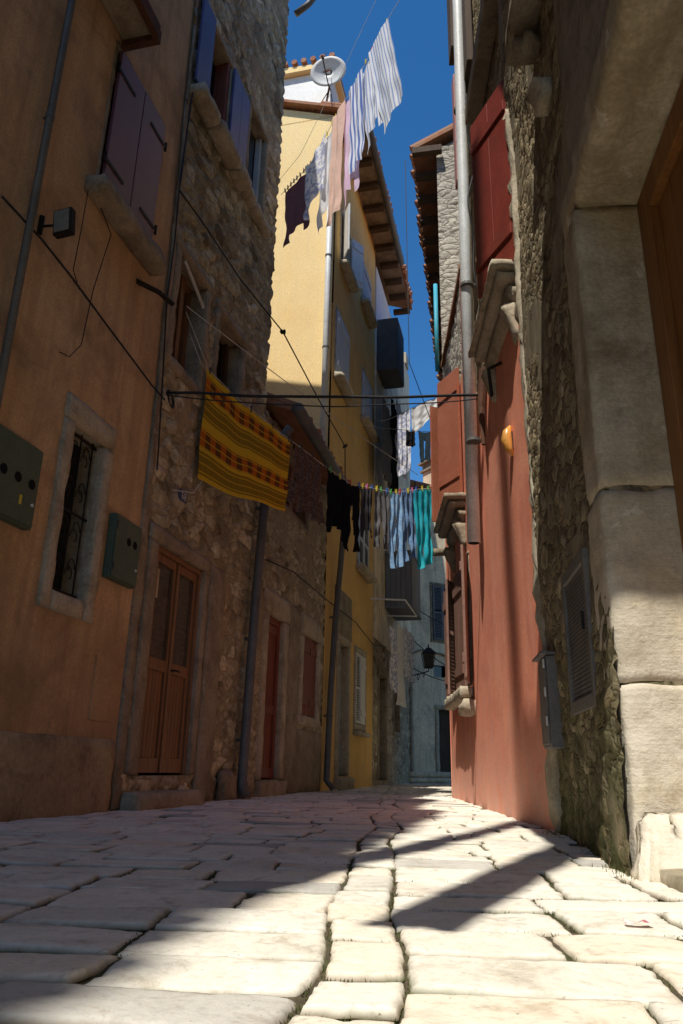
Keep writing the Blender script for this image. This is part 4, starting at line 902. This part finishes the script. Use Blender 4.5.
MB().rbox(R2, 2.72, 3.0, .04, .2, .86, 1.03, amp=.03, rnd=.05).build('sill_stone', 'lime', rl, smooth=True)
wt = surround(R2, 3.3, 4.3, 3.45, 5.1, .06, 'limeD', rl, 'window', n=.05, sill=False)
MB().box(R2, 3.3, 4.3, -.16, -.14, 3.45, 5.1).build('pane', 'glass', wt)
shutter(wt, R2, 3.1, 3.6, 3.42, 5.1, 'brickshut', n=.05, hinge='lo', ang=25, planks=1, louvre=False); shutter(wt, R2, 4.0, 4.3, 3.42, 5.1, 'brickshut', n=.06, hinge='hi', ang=60, planks=3)
moulded(wt, R2, 2.95, 4.4, 3.38, .30, 'limeD')
MB().tube([R2.P(4.9, .0, 3.22), R2.P(4.9, .34, 3.2)], .055, 12).build('pipe_stub', 'limeD', rl, smooth=True)
tq = R2.px(442, 268, .1); tr_ = R2.px(443, 350, .1)
roof(rl, R2, RS1+.05, RT, 6.35, over=.04, slope=.3, depth=5, tiles=False, sover=0)
# ================================================================== RIGHT: FAR GABLED HOUSE
FH = Fr((1.565, 10.62), (.19, 1), 'R')
fo = house('stone_house', 'pale sunlit stone house with an overhanging tiled eave against the sky', FH, 0, 9, 10.9, [], 'stoneW', .2, depth=4.5)
# its end wall faces us
gw_ = Fr((FH.P(0, 0, 0).x, FH.P(0, 0, 0).y), (-FH.out[0], -FH.out[1]), 'R')
if gw_.out[1] > 0: gw_ = Fr(gw_.o, (-FH.out[0], -FH.out[1]), 'L')
sheet(gw_, 0, 4.5, 0, 10.9, [], .06, .02, .02).build('end_wall', 'stoneW', fo, smooth=True)
rf = roof(fo, FH, -.05, 9, 11.0, over=.40, slope=.5, depth=4.5, sover=.06)
gable_tri(fo, FH, 0, 10.9, 4.5, .5, 'stoneW')
for i in range(14): MB().box(FH, -.2+i*.6, -.08+i*.6, -.1, .42, 10.66, 10.78).build('eave_bracket', 'dwood', fo)
MB().tube([R2.P(5.30, .10, 6.3), R2.P(5.30, .10, 7.9)], .035, 10).build('rain_pipe', 'turq', fo, smooth=True)
# ================================================================== LAUNDRY
random.seed(21)
C = {}
C['plaid'] = cloth('plaid_cloth', plaid, tr=.15)
C['brown'] = cloth('brown_print', speck((.10, .065, .05), (.18, .125, .10), 45))
C['black'] = cloth('black_cloth', col=(.012, .012, .014), tr=.05)
C['charcoal'] = cloth('charcoal_cloth', col=(.05, .05, .052), tr=.1)
C['grey'] = cloth('grey_cloth', col=(.14, .14, .145), tr=.15)
C['denim'] = cloth('denim', speck((.14, .24, .42), (.20, .32, .50), 30), tr=.15)
C['light'] = cloth('light_blue_cloth', speck((.30, .55, .88), (.44, .68, .92), 25), tr=.4)
C['turq'] = cloth('turquoise_cloth', speck((.04, .66, .80), (.08, .76, .88), 12), tr=.45)
C['stripe'] = cloth('blue_white_stripe', stripes((.92, .93, .95), (.38, .48, .76), 9, .66), tr=.4)
C['stripe2'] = cloth('navy_white_stripe', stripes((.88, .90, .95), (.16, .24, .55), 6, .55), tr=.35)
C['white'] = cloth('white_cloth', col=(.95, .94, .93), tr=.4)
C['print'] = cloth('white_printed_cloth', speck((.93, .92, .93), (.45, .48, .66), 14), tr=.3)
C['peach'] = cloth('peach_cloth', col=(.95, .68, .55), tr=.4)
C['lilac'] = cloth('lilac_cloth', col=(.90, .68, .86), tr=.4)
C['plum'] = cloth('plum_cloth', col=(.16, .085, .12), tr=.2)
C['dteal'] = cloth('dark_teal_cloth', col=(.03, .045, .055), tr=.1)
PEG = [('yellow', (.75, .62, .05)), ('blue', (.05, .16, .55)), ('red', (.6, .05, .05)), ('green', (.12, .45, .12)), ('pink', (.75, .2, .4))]
for nme, c_ in PEG: MT['peg_'+nme] = surf('peg_'+nme, [c_, tuple(v*.9 for v in c_)], 5, rough=.4, bump=.02)
MT['peg_dark'] = surf('peg_dark', [(.05, .05, .05), (.07, .07, .07)], 5, rough=.5, bump=.02)
def garment(label, cat, name, fr, s0, s1, ztop, drop, mat, shape='towel', folds=5, amp=.03, n=0, group='clothes on the lower washing line', skew=0., nu=34, nv=44, sagp=.02, lean=0., drop2=None):
    """hanging cloth between s0 and s1; ztop(s) is the line; drop metres long"""
    sd = random.uniform(0, 50); V = {}; mb = MB(); mb.sm = True; mb.uv = []
    keep = {
        'towel': lambda u, v: True,
        'shirt': lambda u, v: .16 < u < .84 if v < .55 else (v < .93-.10*abs(u-.5)*2 or not(.36 < u < .64)) if .16 < u < .84 else (v > .58+.0*u and v < .86+.1*math.sin(u*9)),
        'shirt2': lambda u, v: .0 < u < 1 if v < .6 else (u < .24 or u > .76 or v < .86),
        'trousers': lambda u, v: v < .26 or not(.5-.10*(v-.2)*1.3 < u < .5+.10*(v-.2)*1.3),
        'skinny': lambda u, v: v < .30 or (u < .40-.12*(v-.3)*0 or u > .60),
        'shorts': lambda u, v: v < .5 or abs(u-.5) > .04+.10*(v-.5)}[shape]
    def P(i, j):
        if (i, j) in V: return V[(i, j)]
        u, v = i/nu, j/nv; s = s0+(s1-s0)*u
        d_ = drop if drop2 is None else lerp(drop, drop2, u)
        nar = 1-.10*math.sin(v*2.2) if shape != 'towel' else 1-.03*v
        if shape == 'skinny': u2 = u+(.07*v if u < .5 else -.07*v)*1.3; s = s0+(s1-s0)*u2
        s = (s0+s1)/2+(s-(s0+s1)/2)*nar+skew*v+noise.noise(Vector((u*3, v*4, sd)))*.03*v
        npeg = max(1, round((s1-s0)/.3)); sg = sagp*abs(math.sin(math.pi*u*npeg))*(1-v)
        z = ztop(s0+(s1-s0)*u)-sg-v*d_+noise.noise(Vector((u*2, sd, v*1.5)))*.04*v
        fo_ = amp*(math.sin(u*folds*6.28+sd+v*1.3+noise.noise(Vector((u*2, v*2, sd)))*2.5)*(.35+.65*v)*(1-.35*v)+noise.noise(Vector((u*4, v*5, sd)))*1.2*v**.6)+lean*v*v
        mb.v.append(fr.P(s, n+fo_, z)); mb.uv.append((u, v)); V[(i, j)] = len(mb.v)-1; return V[(i, j)]
    for i in range(nu):
        for j in range(nv):
            if keep((i+.5)/nu, (j+.5)/nv): mb.f.append((P(i, j), P(i+1, j), P(i+1, j+1), P(i, j+1)))
    return tag(mb.build(name, C[mat], None, smooth=True), label, cat, group)
def pegs(fr, ss, ztop, cols, where, n=0):
    for i, s in enumerate(ss):
        c_ = cols[i % len(cols)]; z = ztop(s); a = random.uniform(-.012, .012); t = MB()
        for sg in (-1, 1): t.hexa([fr.P(s-.006+a, n+.002*sg, z-.035), fr.P(s+.006+a, n+.002*sg, z-.035), fr.P(s+.006+a, n+.009*sg, z-.035), fr.P(s-.006+a, n+.009*sg, z-.035), fr.P(s-.006, n+.008*sg, z+.045), fr.P(s+.006, n+.008*sg, z+.045), fr.P(s+.006, n+.014*sg, z+.045), fr.P(s-.006, n+.014*sg, z+.045)])
        tag(t.build('clothes_peg', 'peg_'+c_, None), 'small %s plastic peg gripping the %s' % (c_, where), 'clothes peg', '%s pegs on the %s' % (c_, where))
def zint(pts):
    def f(s):
        if s <= pts[0][0]: return pts[0][1]
        for (a, b), (c, d) in zip(pts, pts[1:]):
            if s <= c: t = (s-a)/(c-a); t = t*t*(3-2*t)*.35+t*.65; return lerp(b, d, t)
        return pts[-1][1]
    return f
W2 = Fr((-1.41, 6.9), (.86, 1), 'L')
z2 = zint([(-.1, 4.24), (.53, 4.02), (1.24, 3.86), (1.93, 3.72), (2.31, 3.66), (3.14, 3.79), (4.09, 4.12), (4.35, 4.22)])
pts = [L.P(1.75, .03, 4.38)]+[W2.P(-.1+i*.15, 0, z2(-.1+i*.15)) for i in range(30)]+[R2.P(4.9, .05, 4.35)]
cable('lower washing line strung across the alley carrying the plaid blanket', pts, .004, 'cord', 'washing_line', 'washing line')
garment('orange, yellow and brown plaid blanket hung flat from the lower washing line', 'blanket', 'blanket', W2, -.03, 1.25, z2, 1.2, 'plaid', folds=1.2, amp=.022, drop2=.86, nu=40, nv=40)
def sx(x, y=475): return W2.px(x, y)[0]
G_ = [('brown patterned blouse hanging right beside the plaid blanket', 'blouse', 'blouse', 287, 328, .78, 'brown', 'shirt', 5),
      ('black long-sleeved top hanging beside the brown blouse', 'shirt', 'shirt', 326, 346, .78, 'black', 'shirt2', 4),
      ('black trousers hanging between the black top and the charcoal jersey', 'trousers', 'trousers', 343, 361, .86, 'black', 'trousers', 4),
      ('charcoal jersey hanging beside the black trousers', 'jersey', 'jersey', 361, 373, .66, 'charcoal', 'shirt2', 3),
      ('grey tracksuit trousers in the middle of the lower washing line', 'trousers', 'trousers', 374, 389, .78, 'grey', 'trousers', 3),
      ('light blue thin trousers, first of the bright clothes', 'trousers', 'trousers', 389, 402, 1.05, 'light', 'trousers', 3),
      ('faded denim blue trousers between the light blue and turquoise ones', 'trousers', 'trousers', 401, 415, .98, 'denim', 'trousers', 3),
      ('bright turquoise long trousers at the sunny end of the washing line', 'trousers', 'trousers', 413, 432, 1.12, 'turq', 'skinny', 3)]
for lb, ct, nm, xa, xb, dr_, mt, shp, fo_ in G_:
    garment(lb, ct, nm, W2, sx(xa), sx(xb), z2, dr_, mt, shp, fo_, .035)
pegs(W2, [.02, .32, .62, .95, 1.22]+[sx(x) for x in (289, 300, 312, 325)], z2, ['dark'], 'lower washing line')
pegs(W2, [sx(x) for x in (330, 340, 350, 359, 363, 367, 372, 377, 381, 387, 391, 396, 400, 404, 408, 412, 416, 422, 428)], z2, ['green', 'yellow', 'red', 'blue', 'yellow', 'pink', 'blue', 'yellow', 'green', 'blue'], 'lower washing line')
# ---- upper washing line
W3 = Fr((-1.0, 9.6), (1.53, -1.55), 'L')
LP3 = [W3.px(*q) for q in ((283, 193), (297, 178), (310, 165), (322, 143), (335, 118), (346, 100), (358, 78), (368, 58), (377, 40), (388, 20), (394, 8))]
z3 = zint(LP3+[(LP3[-1][0]+1.2, LP3[-1][1]+.9)])
UG = 'clothes on the upper washing line'
pts = [W3.P(-.1+i*.13, 0, z3(-.1+i*.13)) for i in range(27)]
cable('upper washing line strung high across the alley below the satellite dish', pts, .004, 'cord', 'washing_line', 'washing line')
cable('second bare washing line running beside the upper one', [p+Vector((-.16, -.02, .06+.02*i)) for i, p in enumerate(pts)], .003, 'cord', 'washing_line', 'washing line')
U_ = [('dark plum cardigan at the shaded end of the upper washing line', 'cardigan', 'cardigan', 284, 309, 232, 'plum', 'shirt2', 2, .0),
      ('white printed T-shirt hanging beside the plum cardigan', 'T-shirt', 't_shirt', 307, 328, 205, 'print', 'shirt2', 2, 0),
      ('plain white long shirt next to the printed T-shirt', 'shirt', 'shirt', 318, 338, 214, 'white', 'shirt2', 2, .0),
      ('peach coloured long top between the white shirt and the lilac one', 'top', 'top', 333, 346, 219, 'peach', 'towel', 2, .03),
      ('lilac pink blouse beside the peach top', 'blouse', 'blouse', 341, 357, 200, 'lilac', 'shirt2', 2, .08),
      ('navy and white striped shirt beside the lilac blouse', 'shirt', 'shirt', 350, 364, 166, 'stripe2', 'towel', 2, .10),
      ('pale blue striped shirt second from the sunny end of the upper line', 'shirt', 'shirt', 359, 376, 138, 'stripe', 'shirt2', 2, .14),
      ('large blue and white striped nightshirt at the sunny end of the upper line', 'nightshirt', 'nightshirt', 370, 389, 118, 'stripe', 'towel', 1.5, .28)]
def ltop(x):
    P_ = ((283, 193), (297, 178), (310, 165), (322, 143), (335, 118), (346, 100), (358, 78), (368, 58), (377, 40), (388, 20), (394, 8))
    for (a, b), (c, d) in zip(P_, P_[1:]):
        if x <= c: return lerp(b, d, (x-a)/(c-a))
for q_, (lb, ct, nm, a, b, yb, mt, shp, fo_, sk_) in enumerate(U_):
    sa, sb_ = W3.px(a, ltop(a))[0], W3.px(b, ltop(b))[0]; xm = (a+b)/2
    dr_ = W3.px(xm, ltop(xm))[1]-W3.px(xm+sk_*30, yb)[1]
    garment(lb, ct, nm, W3, sa, sb_, z3, dr_, mt, shp, fo_, .035, n=(-.03, .03)[q_ % 2], group=UG, lean=random.uniform(-.03, .06), skew=sk_)
def s3(x): return W3.px(x, ltop(x))[0]
pegs(W3, [s3(x) for x in (285, 288, 291, 294, 297, 300, 304, 308)], z3, ['dark'], 'upper washing line')
pegs(W3, [s3(x) for x in (311, 315, 319, 323, 327, 332, 336, 341, 346, 351, 356, 361, 366, 372, 387)], z3, ['yellow', 'red', 'yellow', 'blue', 'yellow', 'yellow', 'yellow', 'red', 'blue', 'yellow', 'green', 'blue', 'yellow', 'red', 'yellow'], 'upper washing line')
# ---- far washing line with white lace and dark leggings
W4 = Fr((.6, 13.4), (1, .12), 'R')
W4 = Fr((.6, 13.4), (1, .12), 'R')
a0, za = W4.px(397, 418); a1, zb = W4.px(436, 398); b0, zc = W4.px(405, 430); b1, zd = W4.px(431, 430)
z4 = zint([(a0-.3, za-.1), (a1, zb)]); z5 = zint([(b0-.3, zc+.02), (b1+.6, zd)])
FG = 'clothes on the far washing lines'
garment('white lace cloth hanging against the sky on the far washing line', 'cloth', 'lace_cloth', W4, W4.px(411, 405)[0], W4.px(438, 405)[0], z4, .62, 'white', 'towel', 3, .03, group=FG, drop2=.35)
garment('grey white sheet hanging beside the lace cloth on the far line', 'sheet', 'sheet', W4, W4.px(397, 405)[0], W4.px(410, 405)[0], z4, 1.3, 'print', 'towel', 3, .04, group=FG)
cable('far washing line strung against the sky above the leggings', [W4.P(a0-.4+i*.15, 0, z4(a0-.4+i*.15)) for i in range(10)], .006, 'wire', 'washing_line', 'washing line')
W5 = Fr((.6, 12.9), (1, .12), 'R')
b0, zc = W5.px(405, 430); b1, zd = W5.px(431, 430); z5 = lambda s: zc
garment('small black shorts hanging on the far line left of the leggings', 'shorts', 'shorts', W5, W5.px(406, 430)[0], W5.px(415, 430)[0], z5, .34, 'black', 'towel', 2, .02, group=FG)
garment('dark teal leggings hanging alone against the blue sky', 'leggings', 'leggings', W5, W5.px(418, 430)[0], W5.px(431, 430)[0], z5, .62, 'dteal', 'skinny', 1, .01, group=FG)
cable('lower far washing line that carries the dark leggings', [W5.P(b0-.8+i*.2, 0, zc) for i in range(8)], .005, 'wire', 'washing_line', 'washing line')
# ---- washing on the far grey house
def onL(x0, x1, y0, n, drop, mat, lb, ct, nm, shp='towel', fo_=3, am=.05):
    s0_, z_ = L.px(x0, y0, n); s1_, _ = L.px(x1, y0, n)
    garment(lb, ct, nm, L, s0_, s1_, lambda s: z_, drop, mat, shp, fo_, am, n=n, group='washing hung along the far stone house')
HG = [(383, 392, 395, .34, 1.9, 'grey', 'long grey cloth hanging under the dark hood of the far house', 'cloth', 'hanging_cloth'),
      (391, 397, 395, .36, 2.6, 'black', 'long black cloth hanging between the grey and the white ones', 'cloth', 'hanging_cloth'),
      (396, 405, 395, .4, 1.7, 'print', 'mottled white sheet hanging under the dark hood of the far house', 'sheet', 'sheet'),
      (390, 396, 625, .45, 1.3, 'print', 'white shirt hanging low under the grey box bay', 'shirt', 'shirt'),
      (397, 404, 622, .47, 1.75, 'white', 'long white cloth hanging low under the grey box bay', 'cloth', 'hanging_cloth'),
      (404, 413, 625, .5, 1.15, 'print', 'pale lilac sheet at the end of the low washing under the bay', 'sheet', 'sheet')]
for x0, x1, y0, n_, dr_, mt, lb, ct, nm in HG: onL(x0, x1, y0, n_, dr_, mt, lb, ct, nm)
# clothes rack brackets on the yellow house (white arms)
rk = MB(); a_, b_ = L.px(372, 575, .1), L.px(390, 590, .7)
p0, p1 = L.P(11.2, .02, 3.75), L.P(11.3, .75, 3.72); rk.tube([p0, p1], .018, 6); p2 = L.P(13.1, .75, 3.72); rk.tube([p1, p2], .018, 6).tube([p2, L.P(13.1, .02, 3.75)], .018, 6)
tag(rk.build('drying_rack', 'white', None), 'white metal drying rack fixed to the ochre house wall', 'drying rack')
# ================================================================== CABLES
a = L.px(165, 393, .02); b = R2.px(487, 395, .03)
A_, B_ = L.P(a[0], .03, a[1]), R2.P(b[0], .05, b[1])
cable('thick black cable bundle crossing the alley below the plaid blanket top', wobble(A_, B_, 24, .03, .02, 3), .014)
cable('thinner black cable crossing the alley along the thick bundle', wobble(A_+Vector((0, 0, -.02)), B_+Vector((0, 0, -.03)), 24, .10, .02, 8), .006)
cl = [A_+Vector((math.cos(t_*.5)*.0+.02, math.sin(t_*.62)*.16*(1-t_/90)+.12, math.cos(t_*.62)*.06)) for t_ in range(36)]
cable('coil of black cable looped on the stone wall corner', cl, .007, name='cable_coil')
pth = [L.px(*q, .02) for q in [(0, 197), (40, 240), (68, 275), (105, 325), (150, 385), (163, 400)]]
cable('black cable running diagonally down the salmon wall', [L.P(s_, .035, z_) for s_, z_ in pth], .008)
pth = [L.px(*q, .02) for q in [(88, 185), (80, 230), (72, 270), (78, 290)]]
cable('short thin wire dropping from the purple shutter sill', [L.P(s_, .03, z_) for s_, z_ in pth], .004)
pth = [L.px(*q, .02) for q in [(95, 195), (110, 235), (92, 290), (80, 345), (68, 357), (58, 352)]]
cable('long curled wire dangling free on the salmon wall', [L.P(s_, .03, z_) for s_, z_ in pth], .004)
pth = [L.px(*q, .04) for q in [(190, 100), (180, 180), (178, 190), (200, 220), (240, 280), (262, 310), (283, 332)]]
e1 = W2.P(1.3, 0, 5.2); r_ = ray(283, 332); t_ = 7.9/r_.y; k1 = Vector((r_.x*t_, r_.y*t_, H+r_.z*t_)); r_ = ray(345, 446); t_ = 11.2/r_.y; k2 = Vector((r_.x*t_, r_.y*t_, H+r_.z*t_))
P_ = [L.P(s_, .05, z_) for s_, z_ in pth[:5]]+[k1, k1.lerp(k2, .5)+Vector((0, 0, -.03)), k2, L.P(8.6, .05, 4.6)]
cable('dark cable with knotted joints leading from the stone house to the ochre one', P_, .009)
for kk, nm_ in ((k1, 'upper'), (k2, 'lower')):
    kb = MB()
    for i in range(5): a_ = random.uniform(0, 6); kb.tube([kk+Vector((math.cos(a_)*.03, math.sin(a_)*.03, -.04+i*.015)), kk+Vector((-math.cos(a_)*.035, .02, .04-i*.01))], .014, 6)
    tag(kb.build('cable_clamp', 'iron', None), '%s black clamp joint on the dark slanting cable' % nm_, 'cable clamp')
pth = [L.px(180, 330, .05), W2.px(205, 370)]
cable('pale cord tied from the stone house window down to the blanket', [L.P(1.62, .03, 4.55), W2.P(-.02, 0, 4.25)], .005, 'cord', 'cord')
r_ = ray(418, 475); t_ = 12.5/r_.y
cable('long pale cord running from the stone house window toward the far street', wobble(L.P(1.60, .04, 4.60), Vector((r_.x*t_, r_.y*t_, H+r_.z*t_)), 14, .05), .005, 'cord', 'cord')
pth = [L.px(*q, .03) for q in [(205, 400), (203, 430), (202, 480), (192, 493), (172, 490)]]
cable('thin white cord hanging in a curve beside the blanket', [L.P(s_, .04, z_) for s_, z_ in pth], .005, 'cord', 'cord')
pth = [L.px(*q, .03) for q in [(192, 85), (178, 180), (173, 240), (165, 300), (160, 390), (155, 470)]]
cable('vertical black cable down the joint of the salmon and stone houses', [L.P(s_, .05, z_) for s_, z_ in pth], .008)
P_ = [L.P(4.3, .05, 2.75), L.P(5.5, .04, 2.9), L.P(7.3, .05, 2.9), L.P(9.6, .05, 2.95), L.P(11.4, .05, 2.8), L.P(13, .05, 3.0)]
cable('cable clipped along the house fronts above the ground floor doors', P_, .008)
P_ = [R2.P(1.5, .1, 7.5), R2.P(1.45, .12, 6.8), R2.P(1.5, .08, 6.0), R2.P(1.35, .1, 5.4), R2.P(1.3, .08, 4.3)]
cable('tangled black cable on the stone wall beside the dark red shutter', wobble(R2.P(1.35, .10, 7.6), R2.P(1.30, .08, 4.4), 30, 0, .12, 2), .009)
P_ = [R2.P(1.15, .06, 4.0), R2.P(1.2, .1, 3.7), R2.P(1.1, .12, 3.3), R2.P(.95, .05, 3.0)]
r_ = ray(433, 240); 
cable('thin aerial cable falling past the tiled eave on the right', [FH.P(-.1, .55, 10.6), FH.P(-.3, .5, 6.4), R2.P(5.2, .2, 5.3)], .006)
for i, (ya, yb) in enumerate(((606, 627), (640, 668), (668, 682))):
    r1_, r2_ = ray(413, ya), ray(450, yb); t1_, t2_ = 20.5/r1_.y, 21/r2_.y
    cable(['topmost', 'middle', 'lowest'][i]+' of the three cables crossing before the grey end house', wobble(r1_*t1_+Vector((0, 0, H)), r2_*t2_+Vector((0, 0, H)), 8, .05), .012)
cl = MB().tube([R2.P(1.22, .06, 4.0), R2.P(1.24, .10, 3.6), R2.P(1.2, .10, 3.2)], .035, 8, rs=[.05, .035, .02]); tag(cl.build('cable_bracket', 'rust', None), 'rusty bracket holding the crossing cables on the red wall', 'bracket')
# ---- scrap of litter, blue bottle cap
gx, gy = gnd(638, 926)
lt_ = MB(); lt_.sm = True; lt_.v = [Vector((gx+a, gy+b, c)) for a, b, c in ((-.03, -.01, .004), (0, -.02, .012), (.035, -.005, .006), (.03, .02, .014), (.0, .012, .004), (-.028, .018, .013))]; lt_.f = [(0, 1, 4, 5), (1, 2, 3, 4)]
MT['scrap'] = N('scrap_paper').m; k = N('litter_print'); k.l(k.ramp(k.noise(k.pos(), 40, 2, .5), [(.42, (.75, .72, .7)), (.5, (.5, .1, .12)), (.58, (.12, .2, .5))], 'CONSTANT'), k.b.inputs['Base Color'])
tag(lt_.build('paper_scrap', k.m, None), 'crumpled red and blue paper scrap lying on the paving', 'litter')
# ---- unseen pole, banner and cord added to throw shadow streaks on the paving
px0, py0 = -2.05, -1.35
pl_ = MB().tube([(px0, py0, -.02), (px0, py0, 9), (px0, py0, 18)], .10, 14, rs=[.11, .10, .085])
pole = tag(pl_.build('shadow_pole', 'dwood', None, smooth=True), 'unseen tall pole added behind the viewpoint to throw a shadow streak', 'pole')
WB = Fr((-1.20, -.72), (.9, -.45), 'L')
garment('unseen long cloth banner added behind the viewpoint to shade the paving', 'banner', 'shadow_banner', WB, 0, .22, lambda s: 9.2, 4.1, 'grey', 'towel', 1, .03, group=None)
cable('added cord across the alley that carries the unseen shadow banner', [WB.P(-1.9, 0, 9.3), WB.P(0, 0, 9.2), WB.P(.36, 0, 9.2), WB.P(2.3, 0, 9.4)], .006, 'cord', 'cord')
